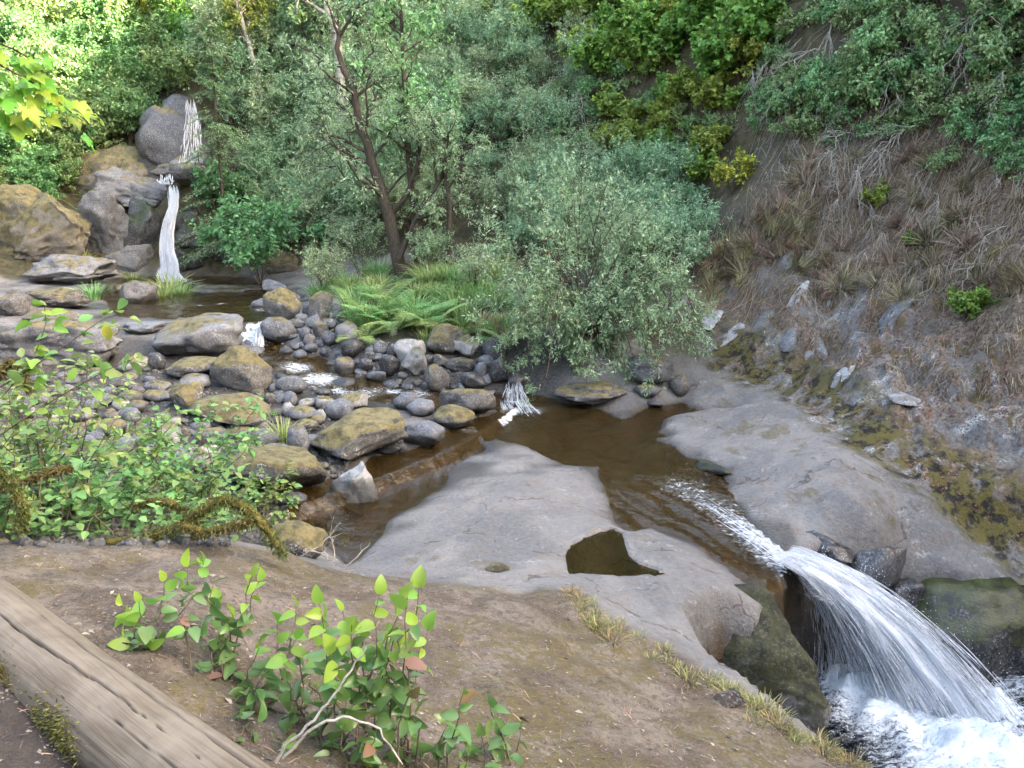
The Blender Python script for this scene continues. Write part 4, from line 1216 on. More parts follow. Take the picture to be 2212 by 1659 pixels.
p = hit(1140, 90); put_plant("slope_plant", yl, p, "yellow-leaved shrub among bright shrubs at the top of the bank", "shrub", None, 3, .8)

def make_tree(seed, trunk, rad, nb, n1, n2, nl, size, leaf, lm, bark, blen, t0=.25, up=.1, droop=.1, sides=8):
    """trunk polylines in place (list of (k,3)), limbs, foliage"""
    r = np.random.default_rng(seed)
    parts, L1 = [], []
    base = trunk[0][0].copy()
    for i, t in enumerate(trunk):
        t = np.asarray(t) - base
        kk = 14
        f = np.linspace(0, len(t) - 1, kk)
        q = np.column_stack([np.interp(f, np.arange(len(t)), t[:, a]) for a in range(3)])
        q += r.normal(size=q.shape) * rad[i] * .35 * np.linspace(0, 1, kk)[:, None]
        parts.append(tubes(q[None], (rad[i] * np.linspace(1.15, .35, kk))[None], sides))
        Lt = np.linalg.norm(np.diff(q, axis=0), axis=1).sum()
        L1.append(kids(r, q[None], nb[i], t0, 1, (.6, 1.25), blen[i] / Lt, up, .05, 6, .45))
    P1 = np.concatenate(L1)
    P2 = kids(r, P1, n1, .2, 1, (.4, 1.1), .5, up * .4 - droop, .07, 5)
    P3 = kids(r, P2, n2, .1, 1, (.4, 1.1), .6, -droop, .08, 4)
    limb = [tubes(P1, max(rad) * .28 * np.linspace(1, .25, 6)[None] * np.ones((len(P1), 1)), 5), tubes(P2, max(rad) * .08 * np.linspace(1, .4, 5)[None] * np.ones((len(P2), 1)), 3)]
    V, Q = cat_mesh(parts)
    tm = mesh_np("trunk", V, quads=Q, mat=BARK[bark])
    V, Q = cat_mesh(limb)
    bm_ = mesh_np("limbs", V, quads=Q, mat=BARK[bark])
    S, D = leaf_points(r, P3, nl)
    D = unit(D + np.array([0, 0, -.2 - droop]))
    V, T = inst(LEAF[leaf], S, frames(r, D), size * r.uniform(.6, 1.25, len(S)))
    return [("trunk", tm), ("limbs", bm_), ("foliage", mesh_np("foliage", V, tris=T, mat=ML[lm], smooth=False))], base
def pxline(pts, d, dd=0.0):
    n = len(pts)
    return np.array([bp(a, b, d=d + dd * i / max(n - 1, 1)) for i, (a, b) in enumerate(pts)])
def tree_at(name, label, d, lines, rad, nb, n1, n2, nl, size, leaf, lm, bark, blen, seed, **kw):
    tr = [pxline(l, d + q) for l, q in lines]
    g = float(ground(tr[0][0][0], tr[0][0][1]))
    tr[0][0][2] = min(tr[0][0][2], g) - .05
    m, base = make_tree(seed, tr, rad, nb, n1, n2, nl, size, leaf, lm, bark, blen, **kw)
    return put_plant(name, m, base, label, "tree")
tree_at("willow_tree", "large leaning tree with dark mossy trunk and grey-green crown on the grassy bank", 16.4,
    [([(868, 585), (848, 500), (826, 420), (800, 330), (772, 240), (745, 150), (730, 60)], 0), ([(840, 470), (880, 420), (905, 340), (920, 260)], .2), ([(862, 560), (900, 470), (960, 380), (1000, 300)], -.3)],
    [.13, .06, .05], [22, 10, 9], 8, 6, 8, .085, 'narrow', 'willow', 'dark', [1.9, 1.2, 1.1], 201, t0=.3, droop=.12)
tree_at("alder_tree", "tall slender straight tree rising out of the willows", 16.8,
    [([(905, 585), (893, 450), (880, 320), (873, 160), (868, 20), (864, -160)], 0)], [.075], [26], 6, 5, 6, .085, 'ovate', 'willow2', 'dark', [1.5], 202, t0=.35)
tree_at("young_tree", "thin broken-topped trunk with sparse leaves beside the leaning tree", 16.0,
    [([(968, 590), (972, 480), (965, 380), (957, 285)], 0)], [.06], [13], 6, 5, 7, .08, 'narrow', 'willow', 'dark', [1.1], 203, t0=.25)
tree_at("alder_tree", "pale-barked trunk leaning over the willow hillside near the top", 22.5,
    [([(738, 150), (730, 90), (712, 30), (694, -40), (670, -120)], 0), ([(712, 34), (670, 8), (630, -10)], 0)], [.13, .05], [9, 7], 6, 5, 7, .11, 'ovate', 'willow2', 'alder', [1.6, .9], 204, t0=.5)
tree_at("alder_tree", "slim pale trunk beside the conifer above the far waterfall", 24.0,
    [([(572, 240), (556, 160), (535, 90), (516, 20), (500, -60), (486, -140)], 0), ([(545, 130), (528, 60), (515, -10)], .3)], [.085, .05], [16, 8], 6, 5, 6, .10, 'ovate', 'bright', 'alder', [1.4, 1.0], 205, t0=.35)
# streamside willow: many thin stems fanning out, low skirt over the water
def stream_willow():
    r = np.random.default_rng(301)
    base = bp(1255, 745, d=12.4); base[2] = float(ground(base[0], base[1])) - .03
    ends = [(1060, 500), (1110, 430), (1160, 400), (1210, 380), (1260, 370), (1310, 390), (1360, 410), (1410, 440), (1460, 500), (1490, 560), (1500, 640), (1060, 600), (1050, 690), (1090, 540),
            (1180, 470), (1240, 440), (1300, 450), (1370, 500), (1430, 560), (1140, 560), (1330, 560), (1400, 640), (1480, 720), (1440, 790), (1380, 800), (1300, 820), (1230, 830), (1180, 820),
            (1130, 800), (1080, 770), (1490, 690), (1340, 740), (1180, 720), (1260, 700), (1120, 700), (1420, 700),
            (1210, 845), (1260, 840), (1160, 840), (1330, 810), (1400, 770), (1460, 750), (1500, 760), (1100, 740), (1280, 780), (1350, 790), (1240, 790), (1190, 770), (1310, 700), (1390, 720), (1450, 660), (1080, 650), (1520, 700), (1230, 640), (1330, 640), (1130, 640)]
    P0 = []
    k = 8
    s = np.linspace(0, 1, k)
    for i, (a, b) in enumerate(ends):
        low = b > 680
        e = bp(a, b, d=12.4 + (r.uniform(-1.5, -.4) if low else r.uniform(-.9, 1.0)))
        st = base + r.normal(size=3) * (.16, .12, 0)
        L = np.linalg.norm(e - st)
        c = st[None] * (1 - s)[:, None] + e[None] * s[:, None]
        c[:, 2] += (.55 if low else .10) * L * np.sin(math.pi * s) * (1 if low else .6)
        P0.append(c + r.normal(size=c.shape) * .02 * s[:, None])
    P0 = np.array(P0) - base
    P1 = kids(r, P0, 10, .3, 1, (.35, .95), .34, .08, .06, 5)
    P2 = kids(r, P1, 7, .1, 1, (.3, 1.0), .55, .0, .08, 4)
    V, Q = cat_mesh([tubes(P0, .016 * np.linspace(1, .3, k)[None] * np.ones((len(P0), 1)), 5), tubes(P1, .006 * np.linspace(1, .4, 5)[None] * np.ones((len(P1), 1)), 3)])
    stems = mesh_np("stems", V, quads=Q, mat=BARK['twig'])
    S, D = leaf_points(r, P2, 11, .05)
    D = unit(D + np.array([0, 0, -.05]))
    V, T = inst(LEAF['narrow'], S, frames(r, D), .070 * r.uniform(.6, 1.25, len(S)))
    put_plant("willow_bush", [("stems", stems), ("foliage", mesh_np("foliage", V, tris=T, mat=ML['willow'], smooth=False))], base,
              "large feathery willow bush with thin upright stems leaning over the pool", "bush")
stream_willow()
for (px, py, s, lab) in [(705, 640, .62, "low willow at the upstream end of the grassy bank"), (780, 600, .7, "grey-green willow bush in front of the leaning dark trunk"),
                         (1020, 640, .55, "small willow between tall grass and the streamside willow"), (930, 600, .6, "grey-green willow bush between the two dark trunks")]:
    p = hit(px, py); put_plant("willow_bush", RP.choice(wil_sh), (p[0], p[1], p[2] - .05), lab, "bush", None, RP.uniform(0, 6), s)
# dark green bush over the wet rocks by the far fall
p = bp(560, 545, d=19.0); p[2] = float(ground(p[0], p[1])) if ground(p[0], p[1]) < p[2] + 1 else p[2]
put_plant("dark_bush", pm(make_shrub(71, 2.3, 3.0, 12, 9, 6, 7, .12, 'ovate', 'dark', droop=.12)), p, "dense dark green bush overhanging the wet rocks beside the far waterfall", "bush")
p = hit(470, 470); put_plant("dark_bush", pm(make_shrub(72, 1.4, 1.6, 9, 8, 6, 6, .11, 'ovate', 'dark')), p, "dark green bush under the conifer", "bush")

# conifer
def conifer():
    r = np.random.default_rng(401)
    base = bp(478, 385, d=21.2); base[2] = float(ground(base[0], base[1])) - .1
    top = bp(484, 90, d=21.2)
    H = top[2] - base[2]
    tr = np.array([[0, 0, 0], [0, 0, H * .5], [.05, 0, H]])
    f = np.linspace(0, 2, 10)
    q = np.column_stack([np.interp(f, [0, 1, 2], tr[:, a]) for a in range(3)])
    n = 90
    t = r.uniform(.05, .98, n)
    az = r.uniform(0, 6.28, n)
    L = (1 - t) * 1.55 + .18
    L *= r.uniform(.75, 1.15, n)
    s = np.linspace(0, 1, 8)
    D = np.column_stack([np.cos(az), np.sin(az), np.zeros(n)])
    P = np.zeros((n, 8, 3))
    P[:, :, 2] = (t * H)[:, None]
    P += D[:, None] * (L[:, None] * s)[..., None]
    P[..., 2] += (L[:, None] * (.12 * s - .42 * s ** 2))
    side = np.cross(D, [0, 0, 1.0])
    tw = []
    for sg in (-1, 1):
        for u in np.linspace(.15, .97, 11):
            i = min(int(u * 7), 6)
            st = P[:, i] * (1 - (u * 7 - i)) + P[:, i + 1] * (u * 7 - i)
            dd = unit(side * sg + D * .75 + np.array([0, 0, -.22]) + r.normal(size=D.shape) * .1)
            ln = L * .36 * (1.08 - u)[()] + .04
            ss = np.linspace(0, 1, 4)
            tw.append(st[:, None] + dd[:, None] * (ln[:, None] * ss)[..., None] - np.array([0, 0, 1]) * (ln[:, None] * .12 * ss ** 2)[..., None])
    TW = np.concatenate(tw)
    S, Dn = leaf_points(r, TW, 9, .02, .75)
    S2, D2 = leaf_points(r, P, 16, .1, .7)
    S, Dn = np.concatenate([S, S2]), np.concatenate([Dn, D2])
    Dn[:, 2] *= .35; Dn = unit(Dn)
    V, T = inst(LEAF['narrow'], S, frames(r, Dn, 1, .2), .075 * r.uniform(.6, 1.2, len(S)))
    ne = mesh_np("needles", V, tris=T, mat=ML['needle'], smooth=False)
    Vt, Qt = tubes(q[None], np.linspace(.06, .012, 10)[None], 7)
    Vb, Qb = tubes(P, np.linspace(.012, .004, 8)[None] * np.ones((n, 1)), 3)
    tm_ = mesh_np("trunk", Vt, quads=Qt, mat=BARK['dark']); lm_ = mesh_np("limbs", Vb, quads=Qb, mat=BARK['dark'])
    put_plant("hemlock_tree", [("trunk", tm_), ("limbs", lm_), ("needles", ne)], base,
              "young conifer with flat drooping sprays beside the upper far fall", "tree")
    # unseen conifers added on the right ridge to keep sun off the left hillside
    for i, (x, y, s) in enumerate([(11.0, 15.0, 2.8), (8.6, 14.6, 2.4), (13.0, 13.0, 2.8)]):
        put_plant("hemlock_tree", [("trunk", tm_), ("limbs", lm_), ("needles", ne)], (x, y, float(ground(x, y)) - .2), "unseen tall conifer added on the right ridge to block the sun", "tree", "added sun-blocking conifers on the ridge", i * 1.3, s)
conifer()

# ---- ferns ----------------------------------------------------------------------
def frond_mesh(seed, L, wd, arch, lm, pairs=20):
    r = np.random.default_rng(seed)
    k = pairs + 4
    s = np.linspace(0, 1, k)
    R = np.column_stack([.05 * np.sin(s * 2 + seed) * L, L * (s - .25 * arch * s ** 2), L * (1.15 * s - arch * .95 * s ** 2)])
    V0, Q0 = tubes(R[None], np.linspace(.006, .002, k)[None], 3)
    T = unit(np.gradient(R, axis=0))
    sd_ = unit(np.cross(T, [0, 0, 1.0]))
    S, D, Z = [], [], []
    for i in range(3, k - 1):
        u = s[i]
        ln = wd * (math.sin(math.pi * min(1, u * .92 + .06)) ** .7) * (1.05 - .35 * u)
        for sg in (-1, 1):
            S.append(R[i]); D.append(unit(sd_[i] * sg + T[i] * .35 - np.array([0, 0, .12]) + r.normal(size=3) * .05)); Z.append(ln)
    S, D, Z = np.array(S), np.array(D), np.array(Z)
    # each pinna is a toothed strip of small pinnules
    m = 7
    Vl, Tl = LEAF['ovate']
    PS, PD, PZ = [], [], []
    up = np.array([0, 0, 1.0])
    for j in range(1, m + 1):
        u = j / m
        c = S + D * (Z * u)[:, None]
        tan = unit(np.cross(up, D))
        for sg in (-1, 1):
            PS.append(c); PD.append(unit(tan * sg + D * .6)); PZ.append(Z * .24 * (1.1 - u * .8))
    PS, PD, PZ = np.concatenate(PS), np.concatenate(PD), np.concatenate(PZ)
    Wv, Wt = inst(LEAF['ovate'], PS, frames(r, PD, 1, .15), PZ)
    Vq = Q0
    tri = np.concatenate([np.concatenate([Vq[:, [0, 1, 2]], Vq[:, [0, 2, 3]]]), Wt + len(V0)])
    return mesh_np("frond", np.concatenate([V0, Wv]), tris=tri, mat=ML[lm], smooth=False)
LADY = [frond_mesh(500 + k, .95, .20, .55 + .12 * k, 'fern') for k in range(5)]
SWORD = [frond_mesh(520 + k, .75, .085, .45 + .15 * k, 'fern2', 24) for k in range(4)]
def fern(px, py, fr, n, s, label, d=None, lean=0.0):
    p = hit(px, py) if d is None else bp(px, py, d=d)
    e = link("fern", None, loc=p, label=label, cat="fern", group="ferns on the bank")
    for i in range(n):
        o = link("frond", RP.choice(fr), e)
        o.rotation_euler = (RP.uniform(-.35, .25), RP.uniform(-.2, .2), 2 * math.pi * i / n + RP.uniform(-.25, .25))
        o.scale = (s * RP.uniform(.75, 1.15),) * 3
for (px, py, s, lab) in [(800, 700, 1.0, "feathery light green fern at the left end of the grassy bank"), (862, 712, 1.1, "feathery light green fern drooping over the mossy stones"), (925, 712, .9, "feathery fern beside the dry grass of the bank"),
                         (835, 665, .9, "feathery fern behind the front ferns on the grassy bank"), (1090, 745, .8, "feathery fern half under the streamside willow"), (780, 740, .7, "small feathery fern above the egg-shaped wet boulder")]:
    fern(px, py, LADY, 14, s, lab)
for (px, py, s, lab) in [(1500, 300, 1.0, "sword fern with long fronds in the dark gap of the damp bank"), (1440, 330, .9, "sword fern below the bright shrubs of the damp bank"), (1390, 290, .9, "sword fern near the pale leaved ground plants"),
                         (1560, 300, .9, "sword fern at the edge of the hanging dead twigs"), (270, 410, .9, "sword fern on the ochre moss hump beside the far cascade"), (185, 470, .9, "sword fern between the mossy outcrops left of the far cascade"), (1340, 350, .8, "sword fern behind the streamside willow")]:
    fern(px, py, SWORD, 13, s, lab)

# ---- grass ----------------------------------------------------------------------
def tuft_mesh(seed, n, H, spread, lm, lean=.5, wd=.9):
    r = np.random.default_rng(seed)
    az = r.uniform(0, 6.28, n)
    D = np.column_stack([np.cos(az), np.sin(az), np.zeros(n)])
    rt = D * (r.uniform(0, 1, n) ** .5 * spread)[:, None] * r.choice([1, .6], n)[:, None]
    h = H * r.uniform(.5, 1.1, n)
    ln = r.uniform(.1, 1, n) * lean
    s = np.array([0, .35, .7, 1.0])
    C = rt[:, None] + D[:, None] * (h[:, None] * ln[:, None] * s ** 1.8)[..., None]
    C[..., 2] += h[:, None] * (s - .38 * ln[:, None] * s ** 2.2)
    sd_ = np.cross(D, [0, 0, 1.0]) + r.normal(size=D.shape) * .3
    sd_ = unit(sd_)
    wv = np.array([.0045, .005, .0035, .0006]) * wd
    A = C + sd_[:, None] * wv[None, :, None]
    B = C - sd_[:, None] * wv[None, :, None]
    V = np.stack([A, B], 2).reshape(-1, 3)
    idx = np.arange(n * 8).reshape(n, 4, 2)
    Q = np.stack([idx[:, :-1, 0], idx[:, :-1, 1], idx[:, 1:, 1], idx[:, 1:, 0]], -1).reshape(-1, 4)
    return mesh_np("blades", V, quads=Q, mat=ML[lm])
GR = [tuft_mesh(600 + k, 150, .44, .17, 'grass', 1.15, 1.5) for k in range(4)]
GRD = [tuft_mesh(610 + k, 90, .42, .13, 'dry', 1.0, 1.5) for k in range(3)]
GRS = [tuft_mesh(620 + k, 110, .50, .22, 'straw', 1.3, 1.7) for k in range(4)]
def tuft(px, py, prot, s, label, group=None, tilt=(0, 0)):
    p = hit(px, py)
    e = link("grass_tuft", None, loc=(p[0], p[1], p[2] - .02), label=label, cat="grass tuft", group=group)
    e.rotation_euler = (tilt[0], tilt[1], RP.uniform(0, 6)); e.scale = (s,) * 3
    link("blades", RP.choice(prot), e, kind="stuff")
for (px, py, s, lab) in [(350, 655, 1.5, "bright green grass tuft on the rock below the far waterfall"), (385, 652, 1.4, "bright green grass tuft on the rock below the far waterfall"),
                         (365, 640, 1.6, "bright green grass tuft on the rock below the far waterfall")]:
    tuft(px, py, GR, s, lab, "bright grass on the rock below the far waterfall")
for (px, py, s, lab) in [(200, 648, 1.1, "low green grass tuft on the long brown rock shelf"), (290, 612, 1.0, "green grass tuft at the waterline left of the far waterfall"), (690, 645, 1.2, "long grass tuft above the pointed mossy boulder"),
                         (612, 955, .85, "small bright grass tuft between cobbles and the upright grey boulder"), (180, 570, 1.1, "grass tuft on the waterline ledge beside the ochre ramp"), (315, 355, 1.0, "grass tuft on the rock left of the upper far fall"),
                         (210, 440, 1.2, "grass tuft on top of the ochre mossy outcrop")]:
    tuft(px, py, GR, s, lab)
RG = random.Random(9)
for k in range(58):
    px, py = RG.uniform(720, 1110), RG.uniform(595, 715)
    tuft(px, py, GR, RG.uniform(.8, 1.35), "green grass tuft " + ("behind the feathery ferns" if px < 850 else ("at the foot of the leaning tree" if py < 640 else ("between ferns and dry grass" if px < 980 else "beside the streamside willow"))) + " on the bank", "grass tufts on the bank")
for k in range(16):
    px, py = RG.uniform(920, 1110), RG.uniform(700, 740)
    tuft(px, py, GRD if k % 2 else GR, RG.uniform(.6, .9), "half-dry grass tuft drooping over the mossy stones of the bank", "dry grass at the edge of the bank")
for k in range(70):
    t = RG.random()
    px = RG.uniform(1500, 1760); py = 640 - (px - 1500) * .75 + RG.uniform(-70, 60)
    tuft(px, py, GRS if RG.random() < .5 else GRD, RG.uniform(.5, .95), "straw-coloured dry grass clump " + ("below the yellow shrub" if px < 1590 else ("between yellow shrub and dead branches" if px < 1680 else "under the grey dead branches")), "dry grass on the slope", (RG.uniform(.2, .8), RG.uniform(-.9, -.3)))
for k in range(60):
    px, py = RG.uniform(1700, 2230), RG.uniform(330, 660)
    tuft(px, py, GRS, RG.uniform(.4, .8), "brown withered grass clump " + ("among the drooping dead branches" if py < 480 else ("above the white-streaked rock ribs" if px < 1950 else "round the lone bright green plant")) + " on the right slope", "withered grass on the slope", (RG.uniform(.2, .8), RG.uniform(-.9, -.3)))

# ---- dead twigs hanging on the slope ----------------------------------------------
def dead_branch(seed, L, n1=7, n2=4, curl=-.5, r0=.010):
    r = np.random.default_rng(seed)
    s = np.linspace(0, 1, 9)
    P0 = np.zeros((1, 9, 3))
    P0[0, :, 1] = -L * .35 * s
    P0[0, :, 0] = -L * .3 * s + .05 * np.sin(s * 5 + seed) * L
    P0[0, :, 2] = L * (.25 * s + curl * 1.6 * s ** 2)
    P0 += r.normal(size=P0.shape) * .02 * L
    P1 = kids(r, P0, n1, .15, .95, (.3, .8), .6, curl * .6, .06, 6)
    P2 = kids(r, P1, n2, .2, 1, (.3, .8), .5, curl * .5, .08, 5)
    V, Q = cat_mesh([tubes(P0, r0 * np.linspace(1, .4, 9)[None], 5), tubes(P1, r0 * .5 * np.linspace(1, .4, 6)[None] * np.ones((len(P1), 1)), 4), tubes(P2, r0 * .3 * np.linspace(1, .5, 5)[None] * np.ones((len(P2), 1)), 3)])
    return mesh_np("dead_branch", V, quads=Q, mat=BARK['dead'])
DB = [dead_branch(700 + k, 1.3, 8, 4, -.45 - .1 * (k % 3)) for k in range(5)]
for k, (px, py, s) in enumerate([(1830, 300, 1.0), (1850, 370, .9), (1880, 330, .9), (1940, 300, 1.0), (1990, 280, 1.1), (1760, 120, 1.2), (1800, 60, 1.2), (1720, 200, 1.0), (2060, 60, 1.2), (2120, 40, 1.2), (1960, 390, .8), (2010, 430, .8),
                                 (1900, 420, .7), (1840, 420, .8), (2150, 500, .8), (2080, 480, .8), (1620, 160, 1.1), (1240, 130, 1.2), (1220, 160, 1.1), (1060, 100, 1.1), (1270, 220, 1.0), (2180, 160, 1.1), (2000, 130, 1.1), (1780, 240, .9), (1990, 560, .7), (2120, 580, .7),
                                 (1700, 60, 1.2), (1740, 30, 1.3), (1850, 180, 1.0), (1900, 130, 1.1), (1930, 60, 1.3), (2090, 150, 1.1), (2150, 250, 1.0), (2200, 330, .9), (1780, 330, .9), (1810, 400, .8), (1870, 480, .7), (2040, 340, .9), (1100, 140, 1.0), (1150, 60, 1.2), (1290, 150, 1.0), (1680, 140, 1.0), (1590, 120, 1.0)]):
    p = hit(px, py)
    o = link("dead_branch", DB[k % 5], loc=p + np.array([0, -.12, .05]), label="bare grey dead branch drooping down the steep right bank", cat="branch", group="dead branches on the steep bank")
    o.rotation_euler = (RG.uniform(-.2, .2), RG.uniform(-.2, .2), RG.uniform(-.9, .9)); o.scale = (s,) * 3
for k, (px, py, s, lab) in enumerate([(1640, 210, 1.0, "pale forked dead branch jutting out from the bright shrubs"), (210, 330, 1.5, "tangle of bare grey twigs in the dark hollow at far left")]):
    p = hit(px, py)
    o = link("dead_branch", dead_branch(720 + k, 1.4, 6, 4, .02, .012), loc=p + np.array([0, -.2, .1]), label=lab, cat="branch"); o.rotation_euler = (0, 0, .6)

# ---- litter, straw and seed on the slope ---------------------------------------------
def slope_frames(r, P, rnd=.35):
    e = .06
    gx = (ground(P[:, 0] + e, P[:, 1]) - ground(P[:, 0] - e, P[:, 1])) / (2 * e)
    gy = (ground(P[:, 0], P[:, 1] + e) - ground(P[:, 0], P[:, 1] - e)) / (2 * e)
    N = unit(np.column_stack([-gx, -gy, np.ones(len(P))]) + r.normal(size=P.shape) * rnd)
    T = unit(np.cross(N, r.normal(size=P.shape)))
    return np.stack([np.cross(T, N), T, N], -1), unit(np.column_stack([-gx, -gy, -(gx ** 2 + gy ** 2)]))
def slope_cover():
    r = np.random.default_rng(801)
    def sample(n, f):
        P = []
        while len(P) < n:
            px, py = r.uniform(1430, 2560), r.uniform(200, 1240)
            if r.random() > f(px, py): continue
            q = hit(px, py, 4)
            if q[0] < 2.8: continue
            P.append(q)
        return np.array(P)
    cl = lambda px, py: float(vnoise(px / 70, py / 55, seed=5))
    def flit(px, py):
        edge = 800 + (px - 1700) * .62
        if py > edge + 60: return 0
        return np.clip(.35 + .9 * cl(px, py), 0, 1) * (1 if py > 500 else .5)
    P = sample(13500, flit)
    F, dn = slope_frames(r, P)
    V, T = inst(LEAF['ovate'], P + F[..., 2] * .012, F, r.uniform(.018, .048, len(P)))
    link("leaf_litter", mesh_np("leaf_litter", V, tris=T, mat=ML['litter'], smooth=False), kind="stuff", label="red-brown dead leaves scattered over the right slope", cat="leaf litter")
    def fst(px, py):
        edge = 700 + (px - 1600) * .35
        return 0 if py > edge else np.clip(.75 + .5 * cl(px * 1.3, py), 0, 1)
    P = sample(30000, fst)
    F, dn = slope_frames(r, P)
    D = unit(dn + r.normal(size=P.shape) * .45)
    V, T = inst(LEAF['blade'], P + F[..., 2] * .015, frames(r, D, 1, .5), r.uniform(.04, .17, len(P)))
    link("dry_straw", mesh_np("dry_straw", V, tris=T, mat=ML['straw'], smooth=False), kind="stuff", label="withered straw and stalks matted over the upper right slope", cat="straw")
slope_cover()
def slope_stalks():
    r = np.random.default_rng(811)
    for nm, mt, n, zone, rad, lab in (("dry_stalks", ML['dry'], 900, (1440, 2250, 260, 700), (.0025, .005), "long pale dry stalks lying down the right slope"),
                                     ("grey_stalks", BARK['dead'], 420, (1620, 2260, 40, 640), (.003, .0065), "thin grey dead stems trailing down the steep right bank")):
        P = []
        while len(P) < n:
            px, py = r.uniform(zone[0], zone[1]), r.uniform(zone[2], zone[3])
            if nm == "dry_stalks" and (py > 690 - (px - 1440) * .10 or py < 560 - (px - 1440) * .55): continue
            if vnoise(px / 60, py / 60, seed=8) < -.2: continue
            P.append(hit(px, py, 4))
        P = np.array(P)
        F, dn = slope_frames(r, P)
        k = 7
        s = np.linspace(0, 1, k)
        L = r.uniform(.25, .85, n)
        D = unit(dn * (1, 1, 0) + r.normal(size=P.shape) * (.35, .35, 0))[:, :2]
        C = np.zeros((n, k, 3))
        side = np.column_stack([-D[:, 1], D[:, 0]])
        bend = r.normal(size=n) * .25
        C[..., :2] = P[:, None, :2] + D[:, None] * (L[:, None] * (s - .35))[..., None] * .75 + side[:, None] * (L[:, None] * bend[:, None] * s ** 2)[..., None]
        C[..., 2] = ground(C[..., 0], C[..., 1]) + .02 + r.uniform(.02, .10, n)[:, None] * np.sin(math.pi * s)[None] + r.uniform(0, .05, n)[:, None] * (1 - s)
        V, Q = tubes(C, r.uniform(*rad, n)[:, None] * np.linspace(1, .4, k)[None], 3)
        link(nm, mesh_np(nm, V, quads=Q, mat=mt), kind="stuff", label=lab, cat="stalks")
slope_stalks()
def slope_ribs():
    r = np.random.default_rng(821)
    spots = [(1560, 600), (1610, 570), (1700, 570), (1640, 640), (1530, 690), (1580, 720), (1660, 690), (1720, 640), (1790, 660), (1860, 640), (1900, 720), (1880, 780), (1930, 680), (1760, 760), (1820, 820), (1980, 800), (1950, 860), (1480, 640), (1700, 740)]
    for i, (px, py) in enumerate(spots):
        p = hit(px, py, 4)
        F, dn = slope_frames(r, p[None], .08)
        y = unit(dn[0] + r.normal(size=3) * .15); N = F[0, :, 2]; y = unit(y - N * (y @ N)); x = np.cross(y, N)
        V, T = rock_verts(840 + i, 'slab' if i % 2 else 'jag', 4)
        V = V * (r.uniform(.10, .22), r.uniform(.18, .42), r.uniform(.03, .05))
        V = V @ np.stack([x, y, N], 0)
        pale = i % 3 != 0
        link("rock_rib", mesh_np("rock_rib", V, tris=T, mat=MR['lime' if pale else 'slab']), loc=p - N * .015,
             label=("white-streaked rock rib breaking through the leaf litter of the right slope" if pale else "plain grey rock rib breaking through the leaf litter of the right slope"), cat="rock", group="rock ribs on the right slope")
MR['lime'] = rock_material("rock_white_streaked", (.13, .125, .12), (.25, .245, .24), 1.0, .0)
slope_ribs()
# ================================================================== FALLING WATER
def white_water(name, cover=.70, col=(.72, .75, .79)):
    m = NT(name)
    d = m.principled(col, .35, None, .4)
    t = m.n("BsdfTranslucent"); m.put(t.inputs[0], col)
    a = m.n("MixShader"); a.inputs[0].default_value = .35
    m.t.links.new(d, a.inputs[1]); m.t.links.new(t.outputs[0], a.inputs[2])
    tr = m.n("BsdfTransparent")
    f = m.attr("flow", "Vector")
    n = m.noise(m.mapping(f, (9, 1.2, 1)), 3.2, 4, .65, .2)
    fac = m.ramp(m.math('ADD', n, m.math('MULTIPLY', m.math('SUBTRACT', m.attr("dens"), .5), .9)), .62 - .4 * cover, .92 - .4 * cover)
    b = m.n("MixShader"); m.put(b.inputs[0], fac)
    m.t.links.new(tr.outputs[0], b.inputs[1]); m.t.links.new(a.outputs[0], b.inputs[2])
    return m.done(b.outputs[0])
M_WHITE = white_water("falling_water")
def foam_plain():
    m = NT("water_drops")
    return m.done(m.principled((.70, .74, .78), .25, None, .5))
M_DROP = foam_plain()

def strand_mesh(paths, rad, rnd, dens):
    n, k, _ = paths.shape
    V, Q = tubes(paths, rad, 3)
    u = np.repeat(rnd.uniform(0, 40, n), k * 3)
    t = np.tile(np.repeat(np.linspace(0, 1, k), 3), n) * 3
    return V, Q, np.column_stack([u, t, u * .37]), np.repeat(dens.ravel(), 3)
def join_flow(name, parts, mat):
    Vs, Qs, Fs, Ds, o = [], [], [], [], 0
    for V, Q, f, d in parts:
        Vs.append(V); Qs.append(Q + o); Fs.append(f); Ds.append(d); o += len(V)
    return mesh_np(name, np.concatenate(Vs), quads=np.concatenate(Qs), mat=mat, attrs=dict(flow=np.concatenate(Fs), dens=np.concatenate(Ds)))

